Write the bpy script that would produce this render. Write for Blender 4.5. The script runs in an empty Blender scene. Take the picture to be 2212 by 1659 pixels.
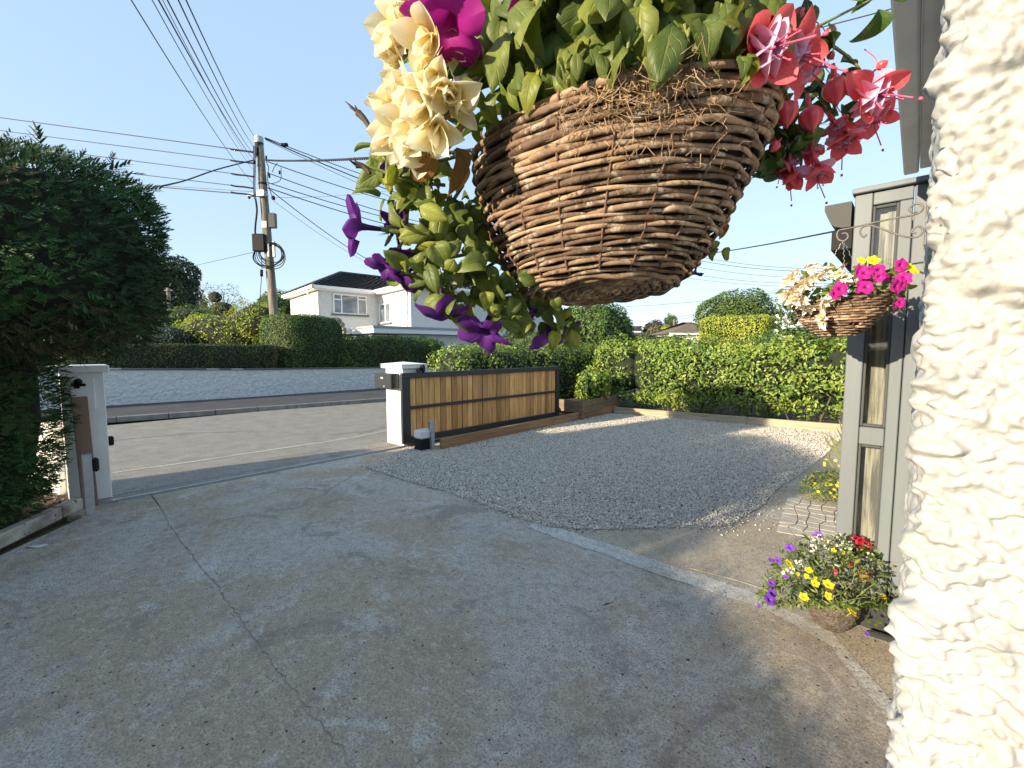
import bpy, math, random
import numpy as np
from mathutils import Vector, Matrix, Quaternion
from math import radians as R, sin, cos, tan, pi
random.seed(7); rng = np.random.default_rng(7)
sc = bpy.context.scene; C = sc.collection

# ---------------------------------------------------------------- camera, light, exposure
YAW = 42.9; PITCH = 4.4; FPX = 939.0; EYE = 1.6          # world +Y runs along the house wall and the gate
cam = bpy.data.cameras.new('camera'); camo = bpy.data.objects.new('camera', cam); C.objects.link(camo)
camo.location = (0, 0, EYE); camo.rotation_euler = (R(90 - PITCH), 0, R(YAW))
cam.sensor_fit = 'HORIZONTAL'; cam.sensor_width = 36; cam.lens = 36 * FPX / 2212; cam.clip_start = .02; cam.clip_end = 3000
sc.camera = camo
w = bpy.data.worlds.new('World'); sc.world = w; w.use_nodes = True
nt = w.node_tree; nt.nodes.clear()
sky = nt.nodes.new('ShaderNodeTexSky'); sky.sky_type = 'NISHITA'; sky.sun_disc = False
SUN_EL = 13.0; SUN_AZ = 12.5                               # azimuth the light travels to, from +Y towards +X
sky.sun_elevation = R(SUN_EL); sky.sun_rotation = R(180 + SUN_AZ)
sky.air_density = 1.0; sky.dust_density = .35; sky.ozone_density = 1.3
bg = nt.nodes.new('ShaderNodeBackground'); bg.inputs[1].default_value = .15
out = nt.nodes.new('ShaderNodeOutputWorld'); 
gmm = nt.nodes.new('ShaderNodeGamma'); gmm.inputs[1].default_value = .56; nt.links.new(sky.outputs[0], gmm.inputs[0])     # evens out the zenith and the horizon
mxs = nt.nodes.new('ShaderNodeMix'); mxs.data_type = 'RGBA'; mxs.inputs[0].default_value = .45; mxs.inputs[7].default_value = (1.04, 1.60, 2.32, 1)
nt.links.new(gmm.outputs[0], mxs.inputs[6]); nt.links.new(mxs.outputs[2], bg.inputs[0]); nt.links.new(bg.outputs[0], out.inputs[0])
sl = bpy.data.lights.new('sun', 'SUN'); sl.energy = 3.1; sl.angle = R(.55); sl.color = (1, .84, .61)
so = bpy.data.objects.new('sun', sl); C.objects.link(so)
trav = Vector((sin(R(SUN_AZ)) * cos(R(SUN_EL)), cos(R(SUN_AZ)) * cos(R(SUN_EL)), -sin(R(SUN_EL))))
so.rotation_euler = trav.to_track_quat('-Z', 'Y').to_euler(); so.location = (-10, -20, 20)
vs = sc.view_settings; vs.view_transform = 'Standard'; vs.look = 'None'; vs.gamma = 1; vs.exposure = 1.80; vs.use_curve_mapping = False
sc.cycles.max_bounces = 8; sc.cycles.transparent_max_bounces = 12

# ---------------------------------------------------------------- survey helpers (photo measurements -> metres)
cy, sy = cos(R(YAW)), sin(R(YAW))
FW = Vector((-sy, cy, 0)); RT = Vector((cy, sy, 0)); UP = Vector((0, 0, 1))
fwd = FW * cos(R(PITCH)) - UP * sin(R(PITCH)); cup = UP * cos(R(PITCH)) + FW * sin(R(PITCH))
EYEV = Vector((0, 0, EYE))
def ray(u, v): return fwd + RT * ((u - 1106) / FPX) + cup * ((829.5 - v) / FPX)
def D(u, v, d):                                            # the place measured at that horizontal distance ahead
    r = ray(u, v); return EYEV + r * (d / r.dot(FW))
def G(u, v, z=0.0):
    r = ray(u, v); return EYEV + r * ((z - EYE) / r.z)
def L(lat, dep, z=0.0): return RT * lat + FW * dep + UP * z

# ---------------------------------------------------------------- object helpers
def empty(name, loc, rz=0):
    o = bpy.data.objects.new(name, None); C.objects.link(o); o.location = loc; o.rotation_euler = (0, 0, rz)
    o.empty_display_size = .1; return o
def tag(o, label=None, cat=None, group=None, kind=None):
    if label: o['label'] = label
    if cat: o['category'] = cat
    if group: o['group'] = group
    if kind: o['kind'] = kind
    return o
def link(name, me, parent=None, mw=None):
    o = bpy.data.objects.new(name, me); C.objects.link(o)
    if parent is not None: o.parent = parent
    if mw is not None:
        o.matrix_basis = (PM(parent).inverted() @ mw) if parent is not None else mw
    return o
def PM(o):
    m = Matrix.LocRotScale(o.location, o.rotation_euler.to_quaternion() if o.rotation_mode == 'XYZ' else o.rotation_quaternion, o.scale)
    return PM(o.parent) @ m if o.parent else m
def me_from(name, V, F, mat=None, smooth=False, attr=None, mats=None, mi=None):
    me = bpy.data.meshes.new(name)
    if isinstance(F, np.ndarray):
        V = np.asarray(V, dtype=np.float32); n, k = F.shape
        me.vertices.add(len(V)); me.vertices.foreach_set('co', V.ravel())
        me.loops.add(n * k); me.loops.foreach_set('vertex_index', F.astype(np.int32).ravel())
        me.polygons.add(n); me.polygons.foreach_set('loop_start', np.arange(0, n * k, k, dtype=np.int32))
        me.update(calc_edges=True)
    else:
        me.from_pydata([tuple(v) for v in V], [], F)
    if mat: me.materials.append(mat)
    for m in (mats or []): me.materials.append(m)
    if mi is not None: me.polygons.foreach_set('material_index', mi)
    if smooth: me.polygons.foreach_set('use_smooth', np.ones(len(me.polygons), dtype=bool))
    if attr is not None:
        a = me.attributes.new('v', 'FLOAT', 'FACE'); a.data.foreach_set('value', np.asarray(attr, dtype=np.float32))
    return me

class MB:
    """collects shapes in world coordinates, links them as one mesh"""
    def __init__(s): s.V = []; s.F = []
    def add(s, V, F):
        o = len(s.V); s.V += [Vector(v) for v in V]; s.F += [tuple(i + o for i in f) for f in F]; return s
    def box(s, x0, x1, y0, y1, z0, z1, b=0):
        if b <= 0:
            V = [(x, y, z) for z in (z0, z1) for y in (y0, y1) for x in (x0, x1)]
            return s.add(V, [(0, 2, 3, 1), (4, 5, 7, 6), (0, 1, 5, 4), (2, 6, 7, 3), (0, 4, 6, 2), (1, 3, 7, 5)])
        # bevelled edges: 24 verts
        c = ((x0 + x1) / 2, (y0 + y1) / 2, (z0 + z1) / 2); h = ((x1 - x0) / 2, (y1 - y0) / 2, (z1 - z0) / 2)
        b = min(b, *(a * .9 for a in h)); V = []; idx = {}
        for sx in (-1, 1):
            for sy_ in (-1, 1):
                for sz in (-1, 1):
                    for ax in range(3):
                        p = [sx * (h[0] - b), sy_ * (h[1] - b), sz * (h[2] - b)]; p[ax] = (sx, sy_, sz)[ax] * h[ax]
                        idx[(sx, sy_, sz, ax)] = len(V); V.append((c[0] + p[0], c[1] + p[1], c[2] + p[2]))
        F = []
        for ax in range(3):
            a, d = (ax + 1) % 3, (ax + 2) % 3
            for sg in (-1, 1):
                q = []
                for (p, r) in ((-1, -1), (1, -1), (1, 1), (-1, 1)):
                    t = [0, 0, 0]; t[ax] = sg; t[a] = p; t[d] = r; q.append(idx[(*t, ax)])
                F.append(tuple(q if sg > 0 else q[::-1]))
            for (p, r) in ((-1, -1), (1, -1), (1, 1), (-1, 1)):     # edges along ax
                t0 = [0, 0, 0]; t0[ax] = -1; t0[a] = p; t0[d] = r; t1 = list(t0); t1[ax] = 1
                q = [idx[(*t0, a)], idx[(*t1, a)], idx[(*t1, d)], idx[(*t0, d)]]
                F.append(tuple(q if p * r > 0 else q[::-1]))
        for sx in (-1, 1):
            for sy_ in (-1, 1):
                for sz in (-1, 1):
                    q = [idx[(sx, sy_, sz, k)] for k in range(3)]
                    F.append(tuple(q if sx * sy_ * sz > 0 else q[::-1]))
        return s.add(V, F)
    def obox(s, o, ex, ey, x0, x1, y0, y1, z0, z1, b=0):   # box in a turned frame
        m = MB().box(x0, x1, y0, y1, z0, z1, b)
        return s.add([o + ex * v.x + ey * v.y + UP * v.z for v in m.V], m.F)
    def beam(s, p, q, wd, ht, up=UP, b=0):
        p, q = Vector(p), Vector(q); d = q - p; l = d.length; d.normalize(); x = d.cross(up).normalized(); z = x.cross(d)
        m = MB().box(-wd / 2, wd / 2, 0, l, -ht / 2, ht / 2, b)
        return s.add([p + x * v.x + d * v.y + z * v.z for v in m.V], m.F)
    def tube(s, pts, r, n=8, cap=True):
        pts = [Vector(p) for p in pts]; m = len(pts); rs = r if hasattr(r, '__len__') else [r] * m
        V = []; nrm = None
        for i, p in enumerate(pts):
            t = (pts[min(i + 1, m - 1)] - pts[max(i - 1, 0)])
            t = t.normalized() if t.length > 1e-9 else Vector((0, 0, 1))
            if nrm is None: nrm = t.orthogonal().normalized()
            else: nrm = (nrm - t * nrm.dot(t)).normalized()
            b = t.cross(nrm)
            for k in range(n):
                a = 2 * pi * k / n; V.append(p + (nrm * cos(a) + b * sin(a)) * rs[i])
        F = [(i * n + k, i * n + (k + 1) % n, (i + 1) * n + (k + 1) % n, (i + 1) * n + k) for i in range(m - 1) for k in range(n)]
        if cap: F += [tuple(range(n))[::-1], tuple(range((m - 1) * n, m * n))]
        return s.add(V, F)
    def lathe(s, o, prof, n=24, axis=UP):
        ax = Vector(axis).normalized(); a = ax.orthogonal().normalized(); b = ax.cross(a); o = Vector(o); V = []
        for (r, z) in prof:
            for k in range(n): V.append(o + ax * z + (a * cos(2 * pi * k / n) + b * sin(2 * pi * k / n)) * r)
        F = [(i * n + k, i * n + (k + 1) % n, (i + 1) * n + (k + 1) % n, (i + 1) * n + k) for i in range(len(prof) - 1) for k in range(n)]
        F += [tuple(range(n))[::-1], tuple(range((len(prof) - 1) * n, len(prof) * n))]
        return s.add(V, F)
    def poly(s, pts, z=None, th=0):
        P = [Vector((p[0], p[1], p[2] if z is None else z)) for p in pts]; n = len(P)
        ar = sum(P[i].x * P[(i + 1) % n].y - P[(i + 1) % n].x * P[i].y for i in range(n))
        if ar < 0: P = P[::-1]
        if th <= 0: return s.add(P, [tuple(range(n))])
        V = P + [p - UP * th for p in P]
        return s.add(V, [tuple(range(n))] + [(i, i + n, (i + 1) % n + n, (i + 1) % n) for i in range(n)])
    def build(s, name, mat, parent=None, smooth=False):
        me = bpy.data.meshes.new(name)
        o0 = Vector((0, 0, 0))
        if parent is None and s.V:
            xs = [v.x for v in s.V]; ys = [v.y for v in s.V]; zs = [v.z for v in s.V]
            o0 = Vector(((min(xs) + max(xs)) / 2, (min(ys) + max(ys)) / 2, min(zs)))
        if parent is not None:
            inv = PM(parent).inverted(); V = [inv @ v for v in s.V]
        else: V = [v - o0 for v in s.V]
        me.from_pydata([tuple(v) for v in V], [], s.F); me.materials.append(mat)
        if smooth: me.polygons.foreach_set('use_smooth', np.ones(len(me.polygons), dtype=bool))
        o = bpy.data.objects.new(name, me); C.objects.link(o)
        if parent is not None: o.parent = parent
        else: o.location = o0
        return o

# ---------------------------------------------------------------- materials
def mat(name, cols, scale=8, rough=.8, bump=0, bscale=60, detail=6, spec=.5, metal=0, attr=False, transl=0, stretch=None,
        speck=None, world=True, mid=(.35, .65), bdist=.01, coat=0, grime=None):
    """cols: one colour or a list blended by noise (or by the per-face value when attr)"""
    m = bpy.data.materials.new(name); m.use_nodes = True; t = m.node_tree; N = t.nodes; K = t.links
    p = N['Principled BSDF']; p.inputs['Roughness'].default_value = rough; p.inputs['Metallic'].default_value = metal
    p.inputs['Specular IOR Level'].default_value = spec
    if coat: p.inputs['Coat Weight'].default_value = coat
    if not isinstance(cols[0], (tuple, list)): cols = [cols]
    tc = N.new('ShaderNodeTexCoord'); gm = N.new('ShaderNodeNewGeometry')
    co = gm.outputs['Position'] if world else tc.outputs['Object']
    if stretch:
        mp = N.new('ShaderNodeMapping'); mp.inputs['Scale'].default_value = stretch; K.new(co, mp.inputs[0]); co = mp.outputs[0]
    def noise(s, d=detail, r=.6, dist=0):
        n = N.new('ShaderNodeTexNoise'); n.inputs['Scale'].default_value = s; n.inputs['Detail'].default_value = d
        n.inputs['Roughness'].default_value = r; n.inputs['Distortion'].default_value = dist; K.new(co, n.inputs['Vector']); return n.outputs['Fac']
    def ramp(f, stops):
        r = N.new('ShaderNodeValToRGB'); e = r.color_ramp.elements
        while len(e) < len(stops): e.new(.5)
        for el, (pos, c) in zip(e, stops): el.position = pos; el.color = (*c, 1) if len(c) == 3 else c
        K.new(f, r.inputs[0]); return r.outputs[0]
    def mix(f, a, b, mode='MIX'):
        x = N.new('ShaderNodeMix'); x.data_type = 'RGBA'; x.blend_type = mode
        if hasattr(f, 'node'): K.new(f, x.inputs[0])
        else: x.inputs[0].default_value = f
        for s_, v in ((x.inputs[6], a), (x.inputs[7], b)):
            if hasattr(v, 'node'): K.new(v, s_)
            else: s_.default_value = (*v, 1)
        return x.outputs[2]
    if attr:
        at = N.new('ShaderNodeAttribute'); at.attribute_name = 'v'
        k = len(cols); col = ramp(at.outputs['Fac'], [(i / max(1, k - 1), c) for i, c in enumerate(cols)])
    elif len(cols) > 1:
        k = len(cols); col = ramp(noise(scale), [(mid[0] + (mid[1] - mid[0]) * i / (k - 1), c) for i, c in enumerate(cols)])
    else:
        rgb = N.new('ShaderNodeRGB'); rgb.outputs[0].default_value = (*cols[0], 1); col = rgb.outputs[0]
    if speck:                                              # list of (scale, threshold, colour)
        for (s_, th, c) in speck: col = mix(ramp(noise(s_, 3), [(th, (0, 0, 0)), (th + .06, (1, 1, 1))]), col, c)
    if grime: col = mix(ramp(noise(grime[0], 8, .7), [(grime[1], (0, 0, 0)), (grime[1] + .2, (1, 1, 1))]), col, grime[2])
    K.new(col, p.inputs['Base Color'])
    if bump:
        b = N.new('ShaderNodeBump'); b.inputs['Strength'].default_value = bump; b.inputs['Distance'].default_value = bdist
        K.new(noise(bscale, 8, .65), b.inputs['Height']); K.new(b.outputs[0], p.inputs['Normal'])
    if transl:
        tr = N.new('ShaderNodeBsdfTranslucent'); K.new(col, tr.inputs[0]); ms = N.new('ShaderNodeMixShader'); ms.inputs[0].default_value = transl
        K.new(p.outputs[0], ms.inputs[1]); K.new(tr.outputs[0], ms.inputs[2]); K.new(ms.outputs[0], N['Material Output'].inputs[0])
    m['h'] = 1; m.use_fake_user = False
    return m, (N, K, p, noise, ramp, mix, col)
def M_(*a, **k): return mat(*a, **k)[0]

def concrete(name, base, tan_, pale, dark, stretch=None):
    m, (N, K, p, noise, ramp, mix, col) = mat(name, [base, tuple(x * 1.12 for x in base)], scale=2.2, rough=.92, spec=.25)
    c = mix(ramp(noise(.75, 9, .68, .6), [(.44, (0, 0, 0)), (.56, (1, 1, 1))]), col, tan_)
    c = mix(ramp(noise(1.15, 12, .72, 1.2), [(.38, (.75, .75, .75)), (.47, (0, 0, 0))]), c, dark)
    c = mix(ramp(noise(1.7, 12, .74, 1.0), [(.55, (0, 0, 0)), (.64, (.55, .55, .55))]), c, pale)
    c = mix(ramp(noise(9, 10, .78, .5), [(.56, (0, 0, 0)), (.66, (.6, .6, .6))]), c, pale)
    c = mix(ramp(noise(6.3, 10, .8, .6), [(.57, (0, 0, 0)), (.68, (.7, .7, .7))]), c, dark)
    c = mix(ramp(noise(3.1, 12, .8, .8), [(.60, (0, 0, 0)), (.70, (.55, .55, .55))]), c, dark)
    c = mix(ramp(noise(15, 8, .75), [(.40, (.5, .5, .5)), (.52, (0, 0, 0))]), c, dark)
    c = mix(ramp(noise(26, 8, .75), [(.53, (0, 0, 0)), (.64, (.45, .45, .45))]), c, pale)
    g = noise(90, 4, .7); c = mix(ramp(g, [(.38, (.9, .9, .9)), (.52, (0, 0, 0))]), c, tuple(x * .42 for x in base))
    g3 = noise(55, 3, .6); c = mix(ramp(g3, [(.64, (0, 0, 0)), (.70, (.55, .55, .55))]), c, (.62, .62, .6))
    g2 = noise(40, 2, .5); c = mix(ramp(g2, [(.285, (1, 1, 1)), (.32, (0, 0, 0))]), c, (.035, .035, .035))
    K.new(c, p.inputs['Base Color'])
    b = N.new('ShaderNodeBump'); b.inputs['Strength'].default_value = .8; b.inputs['Distance'].default_value = .012
    b2 = N.new('ShaderNodeBump'); b2.inputs['Strength'].default_value = .5; b2.inputs['Distance'].default_value = .03
    K.new(noise(110, 6, .7), b.inputs['Height']); K.new(noise(5, 8, .6), b2.inputs['Height']); K.new(b2.outputs[0], b.inputs['Normal']); K.new(b.outputs[0], p.inputs['Normal'])
    return m
M = {}
M['drive'] = concrete('driveway_concrete', (.49, .445, .395), (.45, .365, .26), (.70, .675, .645), (.25, .215, .185))
M['drive2'] = concrete('side_concrete', (.48, .43, .36), (.46, .38, .27), (.58, .54, .48), (.30, .26, .21))
M['strip'] = concrete('strip_concrete', (.60, .575, .54), (.50, .455, .385), (.68, .67, .65), (.38, .36, .33))
M['apron'] = concrete('apron_concrete', (.33, .315, .29), (.29, .26, .22), (.42, .41, .39), (.2, .19, .18))
M['road'] = M_('road_tarmac', [(.235, .215, .185), (.275, .255, .22), (.315, .29, .25)], scale=3.2, detail=14, mid=(.36, .64), rough=.9, bump=.8, bscale=130, bdist=.012, speck=[(75, .56, (.50, .47, .42)), (62, .58, (.07, .065, .06))], spec=.3)
M['pave'] = M_('pavement_tarmac', [(.045, .045, .05), (.07, .07, .075)], scale=2, rough=.95, bump=.4, bscale=120)
M['crackfill'] = M_('crack_dirt', [(.22, .195, .155), (.38, .34, .285)], scale=14, rough=1)
M['kerb'] = M_('kerb_stone', [(.17, .165, .155), (.26, .25, .23)], scale=6, rough=.9, bump=.3, bscale=80)
M['soil'] = M_('soil', [(.035, .024, .016), (.085, .055, .035)], scale=14, rough=1, bump=1, bscale=40, bdist=.03, speck=[(30, .62, (.16, .07, .04))])
M['grass'] = M_('grass', [(.05, .08, .025), (.09, .11, .04)], scale=3, rough=1, bump=.6, bscale=60, bdist=.04)
M['gbase'] = M_('gravel_bed', [(.40, .37, .32), (.55, .51, .44)], scale=30, rough=1, bump=1, bscale=70, bdist=.02)
M['pebble'] = M_('pebble', [(.11, .10, .09), (.48, .45, .41), (.66, .61, .54), (.68, .58, .46), (.88, .84, .78)], attr=True, rough=.85, spec=.3)
M['chip'] = M_('bark_chip', [(.07, .06, .05), (.14, .125, .11), (.22, .20, .17)], attr=True, rough=.95)
M['mulch'] = M_('red_mulch', [(.10, .03, .018), (.22, .075, .04), (.30, .13, .08)], attr=True, rough=.95)
M['white'] = M_('white_render', [(.78, .77, .75), (.84, .83, .81)], scale=4, rough=.85, bump=.25, bscale=30, grime=(3, .62, (.62, .60, .56)))
M['dash'] = M_('white_roughcast', [(.74, .74, .73), (.85, .85, .84)], scale=9, rough=.9, bump=1, bscale=9, bdist=.14, grime=(2, .66, (.5, .49, .46)))
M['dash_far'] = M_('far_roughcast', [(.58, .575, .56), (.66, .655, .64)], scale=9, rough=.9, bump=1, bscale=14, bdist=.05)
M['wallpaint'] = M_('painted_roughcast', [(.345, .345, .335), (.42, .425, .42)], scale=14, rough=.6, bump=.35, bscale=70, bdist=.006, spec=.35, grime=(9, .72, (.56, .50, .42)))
M['anthra'] = M_('anthracite_metal', (.028, .031, .037), rough=.42, metal=.0, spec=.5)
M['grey'] = M_('grey_painted_timber', [(.105, .122, .135), (.13, .148, .162)], scale=5, rough=.6, bump=.12, bscale=40, stretch=(1, 1, .1))
M['greyd'] = M_('dark_grey_plastic', (.03, .033, .036), rough=.35)
M['gutter'] = M_('grey_gutter_plastic', (.07, .072, .072), rough=.75, spec=.2)
M['fascia'] = M_('fascia_paint', [(.70, .68, .64), (.78, .76, .72)], scale=8, rough=.7, bump=.15, bscale=90, speck=[(60, .68, (.35, .34, .32))])
M['galv'] = M_('galvanised_steel', [(.36, .38, .40), (.46, .48, .50)], scale=20, rough=.45, metal=.6)
M['boxgrey'] = M_('motor_lid', (.66, .67, .67), rough=.5)
M['black'] = M_('black_plastic', (.010, .010, .011), rough=.7, spec=.25)
M['iron'] = M_('bracket_iron', [(.10, .095, .09), (.16, .15, .14)], scale=60, rough=.6, metal=.3)
M['wire'] = M_('overhead_cable', (.018, .02, .028), rough=.6)
M['pole'] = M_('pole_timber', [(.11, .095, .075), (.30, .265, .215)], scale=6, rough=.95, bump=.8, bscale=30, bdist=.02, stretch=(2.5, 2.5, .35), speck=[(9, .66, (.05, .04, .035))])
M['glass'] = None
def board_mat():
    m, (N, K, p, noise, ramp, mix, col) = mat('cedar_board', [(.54, .25, .08), (.72, .41, .155)], scale=3, rough=.65, stretch=(6, 6, .7), world=True)
    oi = N.new('ShaderNodeObjectInfo')
    tint = ramp(oi.outputs['Random'], [(0, (.60, .55, .50)), (.35, (.85, .82, .78)), (.7, (1.1, 1.08, 1.02)), (1, (1.35, 1.38, 1.38))])
    c = mix(1.0, col, tint, 'MULTIPLY')
    c = mix(ramp(noise(9, 8, .7), [(.60, (0, 0, 0)), (.68, (.8, .8, .8))]), c, (.09, .04, .016))
    K.new(c, p.inputs['Base Color'])
    b = N.new('ShaderNodeBump'); b.inputs['Strength'].default_value = .3; b.inputs['Distance'].default_value = .004
    K.new(noise(40), b.inputs['Height']); K.new(b.outputs[0], p.inputs['Normal']); return m
M['board'] = board_mat()
M['sleeper'] = M_('brown_sleeper', [(.20, .10, .045), (.37, .20, .09)], scale=4, rough=.8, bump=.3, bscale=30, stretch=(1, .25, 5), speck=[(14, .67, (.05, .025, .012))])
M['sleeperl'] = M_('pale_sleeper', [(.27, .225, .145), (.42, .37, .26)], scale=4, rough=.85, bump=.3, bscale=30, stretch=(.3, 1, 5), speck=[(11, .68, (.12, .085, .05))])
M['kerbwood'] = M_('weathered_concrete_edging', [(.22, .195, .155), (.50, .47, .41)], scale=5, rough=.9, bump=.6, bscale=22, bdist=.015, speck=[(9, .60, (.12, .10, .075))])
M['postwood'] = M_('brown_post', [(.21, .12, .08), (.29, .18, .125)], scale=5, rough=.75, stretch=(5, 5, .4), speck=[(10, .69, (.07, .03, .02))])
M['planks'] = M_('planter_board', [(.15, .10, .065), (.22, .155, .10)], scale=4, rough=.8, stretch=(2, 2, 6))
M['roof'] = M_('slate_roof', [(.035, .035, .04), (.075, .07, .07)], scale=3, rough=.8, bump=.3, bscale=12)
M['roofb'] = M_('brown_roof', [(.10, .07, .05), (.19, .145, .11)], scale=3, rough=.9, bump=.4, bscale=12)
M['pvc'] = M_('white_pvc', (.80, .80, .79), rough=.4)
M['lead'] = M_('grey_sill', (.10, .105, .115), rough=.7)
M['leadl'] = M_('grey_flashing', (.30, .32, .35), rough=.6)
M['reflection_strips'] = M_('reflection_strips', [(.13, .125, .115), (.26, .235, .20), (.40, .37, .32)], scale=2.5, rough=.9, stretch=(14, 14, .9), mid=(.42, .58))  # pale and dark streaks painted in for reflections in the bay panes
def glass(name, tint, refl=.35, rough=.03):
    m = bpy.data.materials.new(name); m.use_nodes = True; N = m.node_tree.nodes; K = m.node_tree.links; N.clear()
    o = N.new('ShaderNodeOutputMaterial'); a = N.new('ShaderNodeBsdfTransparent'); a.inputs[0].default_value = (*tint, 1)
    g = N.new('ShaderNodeBsdfGlossy'); g.inputs['Roughness'].default_value = rough; g.inputs[0].default_value = (.9, .95, 1, 1)
    f = N.new('ShaderNodeLayerWeight'); f.inputs[0].default_value = refl; x = N.new('ShaderNodeMixShader')
    K.new(f.outputs['Fresnel'], x.inputs[0]); K.new(a.outputs[0], x.inputs[1]); K.new(g.outputs[0], x.inputs[2]); K.new(x.outputs[0], o.inputs[0]); return m
M['glass'] = glass('window_glass', (.90, .92, .91), .35)
M['farglass'] = M_('far_window_glass', [(.05, .07, .09), (.20, .24, .28)], scale=1.2, rough=.04, spec=1.0)
# foliage
M['core'] = M_('dark_shade_core', [(.012, .018, .007), (.03, .04, .014)], scale=7, rough=1, bump=1, bscale=30, bdist=.05)  # shade inside the foliage, put into the colour of the solid cores
M['ley'] = M_('leylandii_spray', [(.016, .036, .013), (.028, .070, .020), (.055, .13, .03), (.09, .07, .035)], attr=True, rough=.7, transl=.15, spec=.3)
M['laurel'] = M_('laurel_leaf', [(.05, .105, .018), (.13, .22, .035), (.24, .34, .05), (.40, .42, .08)], attr=True, rough=.45, transl=.30)
M['privet'] = M_('clipped_hedge_leaf', [(.025, .035, .014), (.05, .055, .022), (.10, .12, .035), (.22, .23, .07)], attr=True, rough=.6, transl=.25)
M['conif'] = M_('conifer_green', [(.035, .075, .015), (.08, .155, .028), (.16, .26, .045)], attr=True, rough=.6, transl=.25)
M['gold'] = M_('golden_leaf', [(.14, .20, .025), (.34, .40, .045), (.58, .60, .08)], attr=True, rough=.55, transl=.35)
M['blueg'] = M_('blue_green_leaf', [(.03, .07, .045), (.075, .14, .095), (.12, .19, .13)], attr=True, rough=.6, transl=.2)
M['treeg'] = M_('tree_leaf', [(.035, .075, .018), (.08, .145, .03), (.15, .21, .05)], attr=True, rough=.55, transl=.3)
M['treed'] = M_('dark_tree_leaf', [(.010, .025, .008), (.02, .045, .013), (.035, .06, .02)], attr=True, rough=.6, transl=.15)
M['feather'] = M_('feathery_leaf', [(.06, .075, .03), (.12, .13, .055), (.17, .17, .08)], attr=True, rough=.6, transl=.3)
M['copper'] = M_('copper_leaf', [(.03, .012, .012), (.07, .03, .025)], attr=True, rough=.6)
M['bark'] = M_('bark', [(.06, .045, .032), (.13, .10, .075)], scale=9, rough=.95, bump=.6, bscale=40, bdist=.02)
M['rosewhite'] = M_('white_rose_petal', (.82, .80, .72), rough=.6, transl=.3)
# close flowers
M['pleaf'] = None
def leafmat(name, cols, veins=(1.25, 1.25, .9), tr=.32, rough=.5):
    m, (N, K, p, noise, ramp, mix, col) = mat(name, cols, scale=25, rough=rough, transl=0, world=True, spec=.4)
    oi = N.new('ShaderNodeObjectInfo')
    tint = ramp(oi.outputs['Random'], [(0, (.45, .55, .5)), (.5, (.95, .95, .9)), (.85, (1.3, 1.2, .95)), (1, (1.9, 1.55, .9))])
    c = mix(1.0, col, tint, 'MULTIPLY')
    tc = N.new('ShaderNodeTexCoord'); sp = N.new('ShaderNodeSeparateXYZ'); K.new(tc.outputs['UV'], sp.inputs[0])
    ab = N.new('ShaderNodeMath'); ab.operation = 'ABSOLUTE'; K.new(sp.outputs[0], ab.inputs[0])
    mr = ramp(ab.outputs[0], [(0, (1, 1, 1)), (.10, (0, 0, 0))])
    # side veins: stripes of v - |u| * k
    m1 = N.new('ShaderNodeMath'); m1.operation = 'MULTIPLY_ADD'; K.new(ab.outputs[0], m1.inputs[0]); m1.inputs[1].default_value = -.35; K.new(sp.outputs[1], m1.inputs[2])
    m2 = N.new('ShaderNodeMath'); m2.operation = 'MULTIPLY'; m2.inputs[1].default_value = 38; K.new(m1.outputs[0], m2.inputs[0])
    m3 = N.new('ShaderNodeMath'); m3.operation = 'SINE'; K.new(m2.outputs[0], m3.inputs[0])
    vr = ramp(m3.outputs[0], [(.86, (0, 0, 0)), (1, (.6, .6, .6))])
    vm = mix(1.0, mr, vr, 'LIGHTEN'); cv = mix(1.0, c, veins, 'MULTIPLY')
    c = mix(vm, c, cv)
    K.new(c, p.inputs['Base Color'])
    b = N.new('ShaderNodeBump'); b.inputs['Strength'].default_value = .5; b.inputs['Distance'].default_value = .0015; b.invert = True
    K.new(vm, b.inputs['Height']); K.new(b.outputs[0], p.inputs['Normal'])
    t = N.new('ShaderNodeBsdfTranslucent'); K.new(mix(1.0, c, (1.1, 1.15, .6), 'MULTIPLY'), t.inputs[0]); x = N.new('ShaderNodeMixShader'); x.inputs[0].default_value = tr
    K.new(p.outputs[0], x.inputs[1]); K.new(t.outputs[0], x.inputs[2]); K.new(x.outputs[0], N['Material Output'].inputs[0]); return m
M['pleaf'] = leafmat('petunia_leaf', [(.10, .14, .026), (.19, .23, .058)])
M['fleaf'] = leafmat('fuchsia_leaf', [(.045, .095, .025), (.075, .14, .03)], rough=.35)
M['oleaf'] = leafmat('begonia_leaf_bronze', [(.28, .10, .03), (.42, .20, .06)])
M['bleaf'] = leafmat('begonia_leaf', [(.08, .13, .02), (.14, .19, .04)])
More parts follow.
